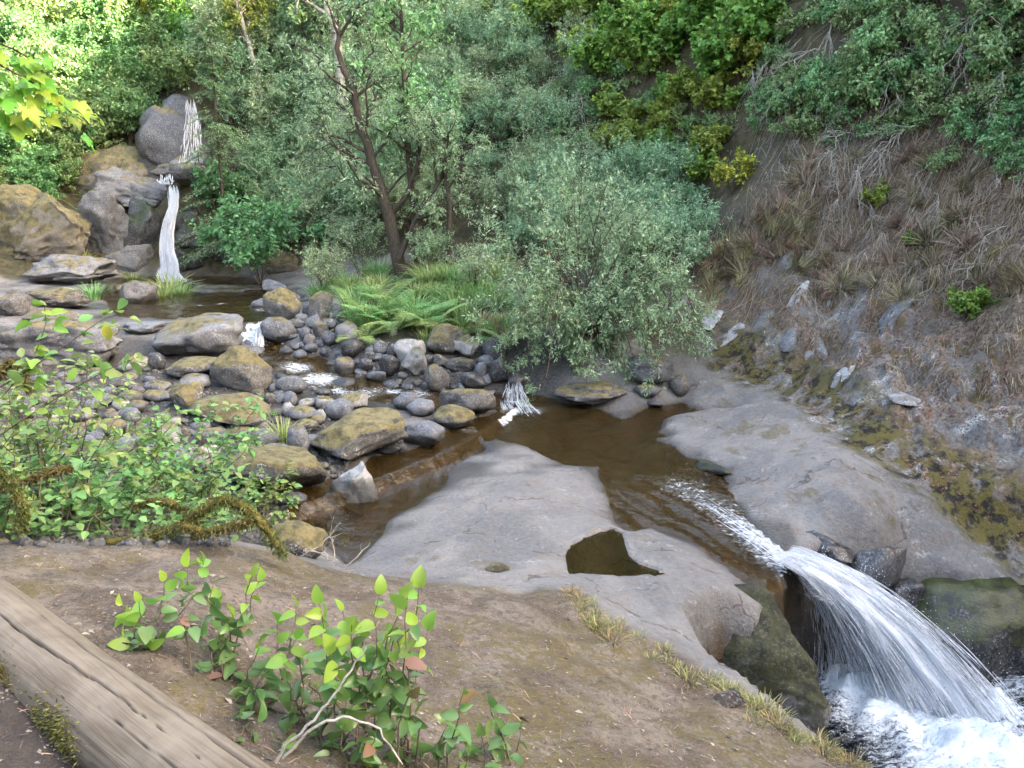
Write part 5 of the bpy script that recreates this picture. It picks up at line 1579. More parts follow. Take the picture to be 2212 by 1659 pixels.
def near_fall():
    r = np.random.default_rng(900)
    a, b = bp(1684, 1214, -.11), bp(1712, 1180, -.11)
    pre = bp(1610, 1125, -.08)
    parts = []
    low = lambda px, py: bp(px, py, LOWZ)
    E0, E1 = low(1835, 1500), low(2130, 1530)
    def flow(u, v, t, spread=0.0):
        """u across the tongue, v near or far landing, t along: a slide that steepens into a fall"""
        S = a[None] * (1 - u)[:, None] + b[None] * u[:, None]
        E = E0[None] * (1 - u)[:, None] + E1[None] * u[:, None]
        E = E + np.stack([.28 * v, -.42 * v, 0 * v], -1)
        P = S[:, None] + (E - S)[:, None] * t[..., None]
        P[..., 2] = S[:, None, 2] + (LOWZ + .02 - S[:, None, 2]) * (.20 * t + .80 * t ** 2)
        return P
    n, k = 5200, 9
    u = np.clip(r.normal(.5, .24, n), 0, 1)
    v = r.uniform(-.35, 1, n)
    t0 = r.uniform(-.02, .92, n); T = np.clip(t0[:, None] + r.uniform(.06, .22, n)[:, None] * np.linspace(0, 1, k), 0, 1)
    P = flow(u, v, T) + r.normal(size=(n, 1, 3)) * (.008 + .022 * t0[:, None, None])
    R = r.uniform(.0010, .0042, n)[:, None] * np.sin(np.linspace(.15, math.pi - .1, k))[None] * (.7 + T * .9)
    parts.append(strand_mesh(P, R, r, np.full((n, k), .62)))
    # loose curtain dropping close to the mossy outcrop
    n2 = 520
    u2 = r.uniform(0, 1, n2)
    S = bp(1722, 1250, -.24)[None] * (1 - u2)[:, None] + bp(1765, 1300, -.42)[None] * u2[:, None]
    E = low(1772, 1478)[None] * (1 - u2)[:, None] + low(1850, 1495)[None] * u2[:, None] + r.normal(size=(n2, 3)) * (.06, .06, 0)
    t0 = r.uniform(0, .95, n2); T = np.clip(t0[:, None] + r.uniform(.04, .16, n2)[:, None] * np.linspace(0, 1, k), 0, 1)
    P = S[:, None] + (E - S)[:, None] * (T ** .7)[..., None]
    P[..., 2] = S[:, None, 2] + (LOWZ + .02 - S[:, None, 2]) * (.15 * T + .85 * T ** 2)
    P += r.normal(size=(n2, 1, 3)) * .02
    parts.append(strand_mesh(P, r.uniform(.001, .0038, n2)[:, None] * np.sin(np.linspace(.15, math.pi - .1, k))[None], r, np.full((n2, k), .65)))
    for q in range(7):
        nu, nt2 = 50, 44
        U, TT = np.meshgrid(np.linspace(0, 1, nu), np.linspace(0, 1, nt2), indexing='ij')
        P = flow(np.linspace(0, 1, nu), np.full(nu, -.3 + .2 * q), TT)
        P += (.045 * TT[..., None] + .008) * np.stack([fbm(U * 9, TT * 4, seed=950 + q, oct=3), fbm(U * 9, TT * 4, seed=960 + q, oct=3), fbm(U * 9, TT * 4, seed=970 + q, oct=3)], -1)
        idx = np.arange(nu * nt2).reshape(nu, nt2)
        Q = np.stack([idx[:-1, :-1], idx[1:, :-1], idx[1:, 1:], idx[:-1, 1:]], -1).reshape(-1, 4)
        dn = np.clip(.80 - 2.6 * np.abs(U - .5) ** 2.0 - .16 * TT, 0, 1) * sstep(-.02, .22, TT)
        parts.append((P.reshape(-1, 3), Q, np.column_stack([U.ravel() * 2.2 + q * 7, TT.ravel() * 1.6, U.ravel() * 0 + q]), dn.ravel()))
    # water sliding down the chute
    n3 = 240
    st = np.array([bp(1470, 1035, -.0), bp(1560, 1095, -.02), bp(1640, 1150, -.06), bp(1700, 1200, -.12), bp(1745, 1225, -.22), bp(1790, 1265, -.36)])
    off = np.array([bp(1395, 1030, 0), bp(1520, 1115, -.02), bp(1615, 1175, -.06), bp(1680, 1222, -.12), bp(1728, 1250, -.22), bp(1775, 1300, -.36)])
    w3 = np.clip(r.beta(2.2, 1.5, n3), 0, 1)
    s0 = r.beta(2.6, 1.4, n3) * .9
    T = np.clip(s0[:, None] + r.uniform(.05, .2, n3)[:, None] * np.linspace(0, 1, k), 0, 1) * 5
    i = np.minimum(T.astype(int), 4); f = (T - i)[..., None]
    P = (st[i] * (1 - f) + st[i + 1] * f) * w3[:, None, None] + (off[i] * (1 - f) + off[i + 1] * f) * (1 - w3)[:, None, None]
    P[..., 2] += r.uniform(.0, .03, n3)[:, None]
    parts.append(strand_mesh(P, r.uniform(.0008, .0028, n3)[:, None] * np.sin(np.linspace(.15, math.pi - .1, k))[None], r, np.full((n3, k), .75)))
    link("waterfall", join_flow("waterfall", parts, M_WHITE), kind="structure", label="white fall shooting from the chute into the plunge pool", )
    # flying drops and splash
    V0 = np.array([(1, 0, 0), (-1, 0, 0), (0, 1, 0), (0, -1, 0), (0, 0, 1.3), (0, 0, -1.3)], float)
    T0 = np.array([(0, 2, 4), (2, 1, 4), (1, 3, 4), (3, 0, 4), (2, 0, 5), (1, 2, 5), (3, 1, 5), (0, 3, 5)])
    n = 1300
    u = np.clip(r.normal(.5, .42, n), -.2, 1.2)
    tt = r.uniform(.1, 1, n)
    P = flow(u, r.uniform(-.8, 1.3, n), tt[:, None])[:, 0] + r.normal(size=(n, 3)) * .06 * tt[:, None] + np.array([0, 0, .05])
    m_ = 2200
    sp = np.column_stack([3.5 + r.normal(size=m_) * .6, 6.05 + r.normal(size=m_) * .5, LOWZ + .05 + np.abs(r.normal(size=m_)) * .22])
    P = np.concatenate([P, sp]); P[:, 2] = np.maximum(P[:, 2], LOWZ + .03)
    S = r.uniform(.0015, .0050, len(P))
    V = P[:, None] + V0[None] * S[:, None, None]
    T = (T0[None] + (np.arange(len(P)) * 6)[:, None, None]).reshape(-1, 3)
    link("spray", mesh_np("spray", V.reshape(-1, 3), tris=T, mat=M_DROP), kind="stuff", label="drops of spray flying round the white fall", cat="spray")
near_fall()

def path_fall(name, rows, n, seed, label, rmax, span=(.06, .2)):
    """rows: picture x of the left and right edge, picture y, distance"""
    r = np.random.default_rng(seed)
    Lft = np.array([bp(a, y, d=d) for a, b, y, d in rows]); Rgt = np.array([bp(b, y, d=d) for a, b, y, d in rows])
    k = 8; m = len(rows) - 1
    w3 = r.uniform(0, 1, n)
    s0 = r.uniform(0, .97, n)
    T = np.clip(s0[:, None] + r.uniform(*span, n)[:, None] * np.linspace(0, 1, k), 0, 1) * m
    i = np.minimum(T.astype(int), m - 1); f = (T - i)[..., None]
    P = (Lft[i] * (1 - f) + Lft[i + 1] * f) * (1 - w3)[:, None, None] + (Rgt[i] * (1 - f) + Rgt[i + 1] * f) * w3[:, None, None]
    P[..., 1] -= np.abs(r.normal(size=n))[:, None] * .08
    P += r.normal(size=P.shape) * .004
    R = r.uniform(.25, 1, n)[:, None] * rmax * np.sin(np.linspace(.15, math.pi - .1, k))[None]
    link(name, join_flow(name, [strand_mesh(P, R, r, np.full((n, k), .92))], M_WHITE), kind="structure", label=label)
path_fall("waterfall", [(366, 384, 398, 21.35), (368, 388, 420, 21.2), (370, 386, 445, 20.9), (358, 380, 475, 20.5), (350, 376, 505, 20.3), (348, 378, 540, 20.1), (350, 386, 570, 19.9), (345, 388, 592, 19.75), (350, 405, 608, 19.7)],
          700, 911, "narrow white cascade running down the dark rocks into the upper stream", .013, (.12, .34))
path_fall("waterfall", [(408, 424, 212, 23.35), (405, 430, 250, 23.1), (398, 436, 290, 22.85), (394, 440, 325, 22.65), (388, 444, 352, 22.5)], 170, 912, "thin veil of water over the upper rock face", .009, (.08, .3))
path_fall("waterfall", [(345, 380, 375, 21.9), (342, 378, 390, 21.7), (350, 372, 398, 21.6)], 60, 913, "short white spill between the upper and lower far falls", .02, (.2, .5))
path_fall("waterfall", [(560, 575, 690, 13.75), (556, 574, 712, 13.35), (552, 570, 735, 13.1), (545, 575, 752, 12.95)], 150, 914, "short white spill between the domed boulder and the rounded boulder", .017, (.15, .4))
path_fall("waterfall", [(1096, 1128, 822, 11.35), (1092, 1130, 840, 11.2), (1080, 1145, 868, 11.0), (1085, 1170, 890, 10.6)], 170, 915, "small white spill entering the brown pool below the willow", .0055, (.15, .4))

free_rock("rock_outcrop", bp(375, 315, d=23.9), (1.45, .6, 1.5), 'jag', 'wetface' if 'wetface' in MR else 'brown', 331, "dark steep rock face behind the thin upper veil of water", (-.25, .12, .1), 4, .1)
free_rock("rock_outcrop", bp(400, 372, d=22.3), (.9, .6, .35), 'slab', 'brown', 332, "brown rock ledge between the upper and lower far falls", (0, .1, 0), 4, .05)

# ================================================================== FOREGROUND
def bpd(px, py, dep):
    a = (px - PW / 2) / FPX; b = (PH / 2 - py) / FPX
    return np.array([a * dep, dep * (math.cos(PITCH) + b * math.sin(PITCH)), CAMZ + dep * (-math.sin(PITCH) + b * math.cos(PITCH))])

# ---- log --------------------------------------------------------------------------
def log_material():
    m = NT("weathered_log")
    f = m.attr("grain", "Vector")
    g = m.noise(m.mapping(f, (1.2, 26, 1)), 2.0, 4, .65, .7)
    big = m.noise(f, 3.0, 4, .6, .6)
    rg = m.n("TexWave", wave_type='RINGS', rings_direction='SPHERICAL'); m.put(rg.inputs["Vector"], m.mapping(f, (3.0, 5.0, 1)))
    rg.inputs["Scale"].default_value = 1.3; rg.inputs["Distortion"].default_value = 6; rg.inputs["Detail"].default_value = 3
    c = m.mix(m.ramp(g, .3, .7), (.088, .067, .047), (.165, .134, .100))
    c = m.mix(m.ramp(big, .4, .7, 0, .6), c, (.198, .166, .130))
    c = m.mix(m.math('MULTIPLY', rg.outputs["Fac"], .16), c, (.10, .075, .05))
    c = m.mix(m.attr("crack"), c, (.025, .018, .012))
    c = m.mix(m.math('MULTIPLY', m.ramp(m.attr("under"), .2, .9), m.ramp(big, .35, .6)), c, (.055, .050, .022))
    return m.done(m.principled(c, .8, m.bump(m.math('ADD', g, m.math('MULTIPLY', rg.outputs["Fac"], .2)), .35, .01), .25))
def build_log():
    A, B = bpd(0, 1368, 2.77), bpd(365, 1659, 2.15)
    ax = B - A; L0 = np.linalg.norm(ax); ax = ax / L0
    s0, s1 = -1.6, L0 + .62
    base = A + ax * s0
    up = np.array([0, 0, 1.0]); sx_ = unit(np.cross(ax, up)); sz_ = np.cross(sx_, ax)
    ns, na = 320, 220
    s = np.linspace(0, s1 - s0, ns); th = np.linspace(0, 2 * math.pi, na, endpoint=False)
    S, TH = np.meshgrid(s, th, indexing='ij')
    rad = .145 + .006 * np.sin(S * 1.7) + .006 * vnoise(S * 2.0, TH * 1.2, seed=3) + .003 * vnoise(S * 6, TH * 3, seed=4)
    # rounded end
    rad = rad * np.where(S > s[-1] - .05, np.sqrt(np.clip(1 - ((S - s[-1] + .05) / .05) ** 2 * .9, 0.02, 1)), 1)
    crack = np.zeros_like(S)
    for (c0, sa, sb, wd, dp) in [(1.15, 1.75, 4.6, .055, .035), (1.75, 1.4, 3.0, .030, .014), (.72, 2.9, 4.4, .026, .012), (2.1, 2.3, 3.6, .022, .010)]:
        cen = c0 + .10 * vnoise(s * 1.6, s * 0, seed=int(c0 * 100)) + .022 * vnoise(s * 14, s * 0, seed=int(c0 * 77))
        w_ = wd * sstep(sa, sa + .5, s) * sstep(sb, sb - .5, s) * (.6 + .4 * vnoise(s * 8, s * 0, seed=9))
        e = np.exp(-((TH - cen[:, None]) / np.maximum(w_[:, None], 1e-4)) ** 2)
        crack = np.maximum(crack, e)
        rad = rad - dp * e
    P = base + S[..., None] * ax + rad[..., None] * (np.cos(TH)[..., None] * -sx_ + np.sin(TH)[..., None] * sz_)
    idx = np.arange(ns * na).reshape(ns, na); nx = np.roll(idx, -1, 1)
    Q = np.stack([idx[:-1], nx[:-1], nx[1:], idx[1:]], -1).reshape(-1, 4)
    V = P.reshape(-1, 3)
    V = np.concatenate([V, [base + ax * s[-1]]])
    T = np.stack([idx[-1], np.roll(idx[-1], -1), np.full(na, len(V) - 1)], -1)
    ext = lambda a, v: np.concatenate([a.reshape(-1, *a.shape[2:]), np.array([v])])
    gr = np.stack([S, TH * .145, 0 * S], -1)
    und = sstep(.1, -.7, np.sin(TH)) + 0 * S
    e = link("fallen_log", None, loc=base, label="peeled weathered log with long drying cracks lying beside the leafy plant", cat="log")
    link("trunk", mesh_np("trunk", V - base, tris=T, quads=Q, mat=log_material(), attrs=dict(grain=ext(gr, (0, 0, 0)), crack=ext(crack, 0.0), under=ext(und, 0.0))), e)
    # moss cushions on its shaded side
    r = np.random.default_rng(5)
    for (pxm, pym, n, sp) in [(30, 1440, 1600, .055), (165, 1590, 1000, .05), (60, 1490, 600, .04)]:
        C0 = bpd(pxm, pym, 2.55 if pxm < 100 else 2.3)
        rel = C0 - base; sa = rel @ ax
        ang = r.normal(math.pi * .92, .22, n); sl_ = sa + r.normal(size=n) * sp * 1.4
        N = np.cos(ang)[:, None] * -sx_ + np.sin(ang)[:, None] * sz_
        Pm = sl_[:, None] * ax + N * .143
        D = unit(N + r.normal(size=N.shape) * .55)
        V, T = inst(LEAF['narrow'], Pm, frames(r, D, .3, 1), r.uniform(.008, .022, n))
        link("moss_cushion", mesh_np("moss_cushion", V, tris=T, mat=ML['moss'], smooth=False), e, kind="stuff")
ML['moss'] = leaf_material("moss_frond", (.036, .036, .009), (.085, .080, .022), .2)
build_log()

# ---- leafy foreground plants, every leaf a part -------------------------------------
ML['salal'] = leaf_material("salal_leaf", (.034, .072, .022), (.075, .130, .036), .35, .32, .5, hue=.02)
ML['salal_young'] = leaf_material("salal_leaf_young", (.080, .160, .022), (.140, .225, .034), .45, .35, .45, hue=.02)
ML['salal_brown'] = leaf_material("salal_leaf_dead", (.11, .062, .036), (.19, .115, .070), .15, boost=1.0)
ML['berry'] = leaf_material("thicket_leaf", (.062, .122, .035), (.125, .195, .062), .4, .45)
ML['maple'] = leaf_material("maple_leaf", (.070, .165, .016), (.140, .240, .028), .5, .4)
def maple_template():
    lob = [(0, 1.0), (38, .62), (58, .92), (92, .50), (112, .66), (150, .30), (180, .10)]
    pts = []
    for i, (a, rr_) in enumerate(lob):
        pts.append((a, rr_))
        if i < len(lob) - 1 and rr_ > .55: pts.append((a + (lob[i + 1][0] - a) * .35, rr_ * .80))
    ring = [(math.sin(math.radians(a)) * q, .42 + math.cos(math.radians(a)) * q * .62) for a, q in pts]
    ring = ring + [(-x, y) for x, y in ring[::-1][:-1]]
    V = [(0, .42, 0)] + [(x * .62, y, -.10 * (x * x + (y - .4) ** 2) + .05 * math.sin(8 * x)) for x, y in ring]
    n = len(ring)
    T = [(0, 1 + (i + 1) % n, 1 + i) for i in range(n)]
    LEAF['maple'] = (np.array(V), np.array(T))
maple_template()
def leaf_objs(key, mats, n, seed):
    out = []
    V, T = LEAF[key]
    r = np.random.default_rng(seed)
    for mt in mats:
        for k in range(n):
            W = V.copy()
            W[:, 2] += -r.uniform(.05, .35) * W[:, 1] ** 2 + r.uniform(-.2, .35) * np.abs(W[:, 0]) + r.uniform(-.15, .15) * W[:, 0]
            W[:, 0] *= r.uniform(.85, 1.12)
            out.append(mesh_np("leaf", W, tris=T, mat=ML[mt]))
    return out
def put_leaf(me, parent, pos, D, size, r, upb=1.0, rnd=.5):
    F = frames(r, unit(np.asarray(D, float))[None], upb, rnd)[0]
    o = link("leaf", me, parent)
    o.matrix_local = Matrix.Translation(Vector(pos)) @ Matrix(F.tolist()).to_4x4() @ Matrix.Scale(float(size), 4)
    return o
def stem_curve(st, e, sag, k=9, r=None, wig=.012):
    s = np.linspace(0, 1, k)
    c = st[None] * (1 - s)[:, None] + e[None] * s[:, None]
    c[:, 2] += sag * np.sin(math.pi * s)
    if r is not None: c += r.normal(size=c.shape) * wig * np.sin(math.pi * s)[:, None]
    return c

def salal():
    r = np.random.default_rng(1001)
    bases = [(540, 1500), (620, 1560), (690, 1610), (760, 1640), (470, 1450), (880, 1660), (980, 1680), (380, 1420), (580, 1640)]
    tips = [(265, 1315), (300, 1300), (355, 1255), (405, 1225), (440, 1215), (545, 1245), (560, 1255), (690, 1305), (640, 1310), (740, 1320), (820, 1285), (905, 1270), (880, 1290), (640, 1380),
            (560, 1400), (470, 1400), (720, 1410), (785, 1380), (850, 1380), (925, 1360), (620, 1470), (530, 1510), (690, 1530), (800, 1500), (880, 1470), (760, 1580), (560, 1580), (640, 1610), (270, 1385), (400, 1360),
            (500, 1340), (600, 1350), (700, 1360), (830, 1430), (900, 1540), (850, 1600),
            (330, 1400), (440, 1460), (500, 1450), (580, 1460), (660, 1440), (740, 1500), (600, 1530), (680, 1590), (820, 1540), (720, 1620), (900, 1620), (790, 1620), (520, 1560), (640, 1540), (300, 1345), (450, 1300), (760, 1350), (860, 1330)]
    out = [(1000, 1500), (1060, 1530), (1040, 1590), (1090, 1590), (960, 1560), (1125, 1580), (1010, 1640)]
    young = leaf_objs('salal', ['salal_young'], 3, 1); old = leaf_objs('salal', ['salal'], 4, 2); dead = leaf_objs('salal', ['salal_brown'], 2, 3)
    for tp, bs, lab in ((tips, bases, "glossy broad-leaved evergreen shrub with bright young leaves beside the log"), (out, [(1000, 1680), (1060, 1690)], "small straggling evergreen sprigs at the edge of the trodden bank")):
        B = [hit(a, b) if b < 1690 else bp(a, b, z=1.1) for a, b in bs]
        base = np.mean(B, 0); base[2] = float(ground(base[0], base[1]))
        e = link("evergreen_shrub", None, loc=base, label=lab, cat="shrub")
        curves, rads = [], []
        for (a, b) in tp:
            j = int(np.argmin([abs(a - q[0]) + .35 * abs(b - q[1]) for q in bs]))
            st = B[j] + r.normal(size=3) * (.03, .03, 0)
            d0 = depth(B[j])
            lo = depth(hit(a, b)) if b < 1660 else d0
            dep = min(d0 + r.uniform(-.12, .22), lo - .05)
            en = bpd(a, b, dep)
            en[2] = max(en[2], float(ground(en[0], en[1])) + .05)
            st = st + np.array([r.normal() * .09, r.normal() * .05, 0])
            c = stem_curve(st, en, -.02 + r.normal() * .03, 9, r, .02) - base
            curves.append(c); rads.append(np.linspace(.0042, .0016, 9))
            L = np.linalg.norm(en - st)
            n = int(np.clip(L / .034, 5, 12))
            T = unit(c[-1] - c[-3])
            for i in range(n):
                t = .30 + .70 * i / (n - 1)
                f = t * 8; q = min(int(f), 7)
                p = c[q] + (c[q + 1] - c[q]) * (f - q)
                tan = unit(c[q + 1] - c[q])
                sd_ = unit(np.cross(tan, np.array([0, 0, 1.0])) + .01) * (1 if i % 2 else -1)
                D = tan * .25 + sd_ * r.uniform(.4, 1.0) + np.array([r.normal() * .4, -.2 + r.normal() * .35, r.uniform(-.45, .35)])
                if i == n - 1: D = tan * .8 + np.array([0, -.3, .3])
                yg = t > .78 and b < 1420
                me = young[r.integers(3)] if yg else (dead[r.integers(2)] if r.random() < .04 else old[r.integers(4)])
                put_leaf(me, e, p, D, r.uniform(.048, .088) * (1.0 if not yg else .95), r, .75, .85)
        V, Q = tubes(np.array(curves), np.array(rads), 5)
        link("stems", mesh_np("stems", V, quads=Q, mat=BARK['twig']), e)
    # bare woody stems leaning through it
    for pts, lab in (([(596, 1645), (640, 1590), (700, 1530), (750, 1460), (790, 1400)], "long bare grey-brown stem leaning through the evergreen shrub"), ([(610, 1640), (680, 1565), (750, 1545), (820, 1580), (870, 1650)], "arching bare stem low in the evergreen shrub")):
        c = np.array([bpd(a, b, 2.25) for a, b in pts]); f = np.linspace(0, len(c) - 1, 16)
        q = np.column_stack([np.interp(f, np.arange(len(c)), c[:, k]) for k in range(3)])
        q += r.normal(size=q.shape) * .003
        V, Q = tubes((q - q[0])[None], np.linspace(.0055, .0025, 16)[None], 6)
        link("bare_twig", mesh_np("bare_twig", V, quads=Q, mat=BARK['dead']), loc=q[0], label=lab, cat="twig")
salal()

def thicket():
    r = np.random.default_rng(1101)
    lv = leaf_objs('broad', ['berry'], 5, 11)
    specs = [  # base picture point, tips region, number of stems, leaves, label
        ((60, 1165), (-40, 150, 900, 1120), 12, "leafy bramble at the left end of the thicket behind the earth bank"),
        ((170, 1160), (60, 300, 960, 1130), 13, "dense leafy bramble in front of the pale cobbles"),
        ((290, 1150), (180, 420, 990, 1120), 13, "leafy bramble above the mossy arching branches"),
        ((420, 1140), (330, 560, 960, 1080), 12, "leafy bramble with light green leaves beside the low broad boulder"),
        ((540, 1130), (480, 640, 1010, 1120), 10, "light green sprig reaching over the pool at the end of the thicket"),
        ((100, 1120), (0, 330, 760, 940), 14, "tall thin-stemmed bush with scattered leaves over the stony bar"),
        ((380, 1090), (380, 600, 850, 960), 9, "sparse leafy stems in front of the long dark boulder"),
        ((240, 1110), (230, 400, 880, 1000), 10, "thin leafy stems in front of the whitish boulder"),
        ((20, 1130), (-60, 110, 800, 1000), 10, "leafy bush rising at the far left of the thicket")]
    for (bx, by), (x0, x1, y0, y1), ns, lab in specs:
        b = hit(bx, by); b[2] = float(ground(b[0], b[1])) - .02
        d0 = depth(b)
        e = link("thicket_shrub", None, loc=b, label=lab, cat="shrub")
        tips = []
        for i in range(ns):
            en = bpd(r.uniform(x0, x1), r.uniform(y0, y1), d0 + r.uniform(-.35, .9))
            en[2] = max(en[2], float(ground(en[0], en[1])) + .12)
            tips.append(stem_curve(b + r.normal(size=3) * (.12, .10, 0), en, .06, 9, r, .03) - b)
        P0 = np.array(tips)
        P1 = kids(r, P0, 4, .35, .98, (.4, 1.0), .32, -.05, .06, 5)
        V, Q = cat_mesh([tubes(P0, np.linspace(.006, .0018, 9)[None] * np.ones((ns, 1)), 5), tubes(P1, np.linspace(.0022, .001, 5)[None] * np.ones((len(P1), 1)), 3)])
        link("stems", mesh_np("stems", V, quads=Q, mat=BARK['twig']), e)
        S, D = leaf_points(r, P1, 7, .2, .8)
        S2, D2 = leaf_points(r, P0, 5, .55, .8)
        S, D = np.concatenate([S, S2]), unit(np.concatenate([D, D2]) * (1, 1, .5) + np.array([0, -.1, -.08]))
        order = r.permutation(len(S))
        keep = order[:130]
        for j in keep:
            put_leaf(lv[r.integers(5)], e, S[j], D[j], r.uniform(.045, .085), r, 1.3, .4)
        rest = order[130:]
        if len(rest):
            V, T = inst(LEAF['broad'], S[rest], frames(r, D[rest], 1.3, .4), r.uniform(.04, .075, len(rest)))
            link("foliage", mesh_np("foliage", V, tris=T, mat=ML['berry'], smooth=False), e, kind="stuff")
    # low cover under it
    n = 2600
    pts = []
    while len(pts) < n:
        a, b_ = r.uniform(-60, 560), r.uniform(1000, 1175)
        if b_ < 1010 + max(0, a - 300) * .25: continue
        pts.append(hit(a, b_))
    P = np.array(pts); P[:, 2] += r.uniform(.03, .28, n)
    D = unit(r.normal(size=(n, 3)) * (1, 1, .3))
    V, T = inst(LEAF['broad'], P, frames(r, D, 1.3, .4), r.uniform(.035, .075, n))
    link("undergrowth", mesh_np("undergrowth", V, tris=T, mat=ML['berry'], smooth=False), kind="stuff", label="low leafy undergrowth behind the earth bank", cat="undergrowth")
    # arching sprays with round leaves
    rl = leaf_objs('salal', ['berry', 'salal_young'], 2, 12)
    for pts, dep, lab in (([(-40, 860), (60, 800), (150, 740), (220, 690), (300, 665)], 3.4, "arching spray with oval leaves and one yellow leaf above the broad rock shelf"),
                          ([(-40, 900), (20, 840), (70, 780), (100, 700), (95, 650)], 3.4, "upright thin spray with oval leaves at the far left"),
                          ([(-30, 960), (60, 900), (140, 850), (230, 800), (300, 770)], 3.6, "low leafy spray reaching over the small cascade")):
        c = np.array([bpd(a, b, dep) for a, b in pts]); f = np.linspace(0, len(c) - 1, 14)
        q = np.column_stack([np.interp(f, np.arange(len(c)), c[:, k]) for k in range(3)])
        e = link("leafy_spray", None, loc=q[0], label=lab, cat="branch")
        q = q - q[0]
        V, Q = tubes(q[None], np.linspace(.004, .0014, 14)[None], 5)
        link("stem", mesh_np("stem", V, quads=Q, mat=BARK['twig']), e)
        for i in range(26):
            t = r.uniform(.1, 1) * 13; j = min(int(t), 12)
            p = q[j] + (q[j + 1] - q[j]) * (t - j) + r.normal(size=3) * (.04, .04, .035)
            put_leaf(rl[r.integers(4)], e, p, r.normal(size=3) * (1, .6, .35) + (0.3, 0, 0), r.uniform(.045, .08), r, 1.0, .6)
        if "yellow" in lab:
            ye = leaf_objs('salal', ['yellow'], 1, 13)[0]
            o = put_leaf(ye, e, q[10] + np.array([.0, 0, -.03]), (0.1, 0, -1), .075, r); o["label"] = "yellow leaf"
thicket()

def maple_branch():
    r = np.random.default_rng(1201)
    lv = leaf_objs('maple', ['maple'], 4, 21)
    base = bpd(-160, 60, 3.2)
    e = link("maple_branch", None, loc=base, label="maple branch with bright lobed leaves reaching in from the left", cat="branch")
    cur = []
    for pts in ([(-160, 60), (-60, 110), (20, 150), (90, 190), (150, 240), (180, 262)], [(-160, 60), (-60, 80), (20, 100), (70, 130), (105, 165)], [(-160, 60), (-80, 150), (-10, 205), (50, 235), (95, 255)]):
        c = np.array([bpd(a, b, 3.2 + .1 * i) for i, (a, b) in enumerate(pts)]); f = np.linspace(0, len(c) - 1, 12)
        q = np.column_stack([np.interp(f, np.arange(len(c)), c[:, k]) for k in range(3)]) - base
        cur.append(q)
        for i in range(19):
            t = r.uniform(.35, 1) * 11; j = min(int(t), 10)
            p = q[j] + (q[j + 1] - q[j]) * (t - j) + r.normal(size=3) * (.05, .06, .03) + np.array([0, 0, -.01])
            put_leaf(lv[r.integers(4)], e, p, np.array([.6, -.4, -.45]) + r.normal(size=3) * .35, r.uniform(.08, .135), r, 1.0, .35)
    V, Q = tubes(np.array(cur), np.linspace(.007, .002, 12)[None] * np.ones((3, 1)), 6)
    link("limbs", mesh_np("limbs", V, quads=Q, mat=BARK['twig']), e)
maple_branch()

# ---- mossy branches ------------------------------------------------------------------
M_MOSSY = plain_material("moss_sleeve", (.040, .034, .008), (.150, .118, .028), 45, .95, .9)
def mossy(pts, dep, rad, label, fringe=500, seed=0):
    fringe *= 4
    r = np.random.default_rng(1300 + seed)
    c = np.array([bpd(a, b, dep) for a, b in pts]); k = 40
    f = np.linspace(0, len(c) - 1, k)
    q = np.column_stack([np.interp(f, np.arange(len(c)), c[:, i]) for i in range(3)])
    ker = np.array([1, 2, 3, 2, 1.0]); ker /= ker.sum()
    for i in range(3):
        q[2:-2, i] = np.convolve(q[:, i], ker, 'valid')
    base = q[0].copy(); q = q - base
    R = rad * (1 + .35 * vnoise(np.linspace(0, 9, k), 0 * f, seed=seed)) * np.linspace(1, .75, k)
    V, Q = tubes(q[None], R[None], 10)
    V = V + .25 * rad * r.normal(size=V.shape)
    e = link("mossy_branch", None, loc=base, label=label, cat="branch")
    link("limb", mesh_np("limb", V, quads=Q, mat=M_MOSSY), e)
    i = r.integers(0, k, fringe)
    P = q[i] + r.normal(size=(fringe, 3)) * rad * .7
    hang = r.random(fringe) < .45
    D = unit(np.where(hang[:, None], np.array([0, 0, -1.0]), 0) + r.normal(size=P.shape) * .6)
    V, T = inst(LEAF['narrow'], P, frames(r, D, .3, 1), r.uniform(.008, .020, fringe) * np.where(hang, 2.2, 1))
    link("moss_fringe", mesh_np("moss_fringe", V, tris=T, mat=ML['moss'], smooth=False), e, kind="stuff")
mossy([(215, 1178), (300, 1165), (380, 1140), (430, 1105), (480, 1075), (530, 1095), (575, 1140), (612, 1195)], 4.55, .028, "thick moss-covered branch arching behind the earth bank", 1500, 1)
mossy([(290, 1090), (350, 1080), (400, 1100), (430, 1130)], 4.7, .022, "short mossy branch behind the arching branch", 600, 2)
mossy([(395, 1135), (440, 1150), (500, 1135), (540, 1125)], 4.5, .018, "thin mossy branch crossing under the arch", 600, 3)
mossy([(-20, 1060), (50, 1040), (110, 1018), (150, 1010)], 4.2, .014, "broken mossy stick pointing right at the left of the thicket", 500, 4)
mossy([(-20, 1000), (30, 1050), (50, 1100), (40, 1140)], 4.1, .020, "mossy stem hanging with moss at the far left", 900, 5)
mossy([(-20, 830), (20, 780), (45, 800), (60, 840)], 3.6, .014, "small mossy twig hooked beside the upright spray", 400, 6)
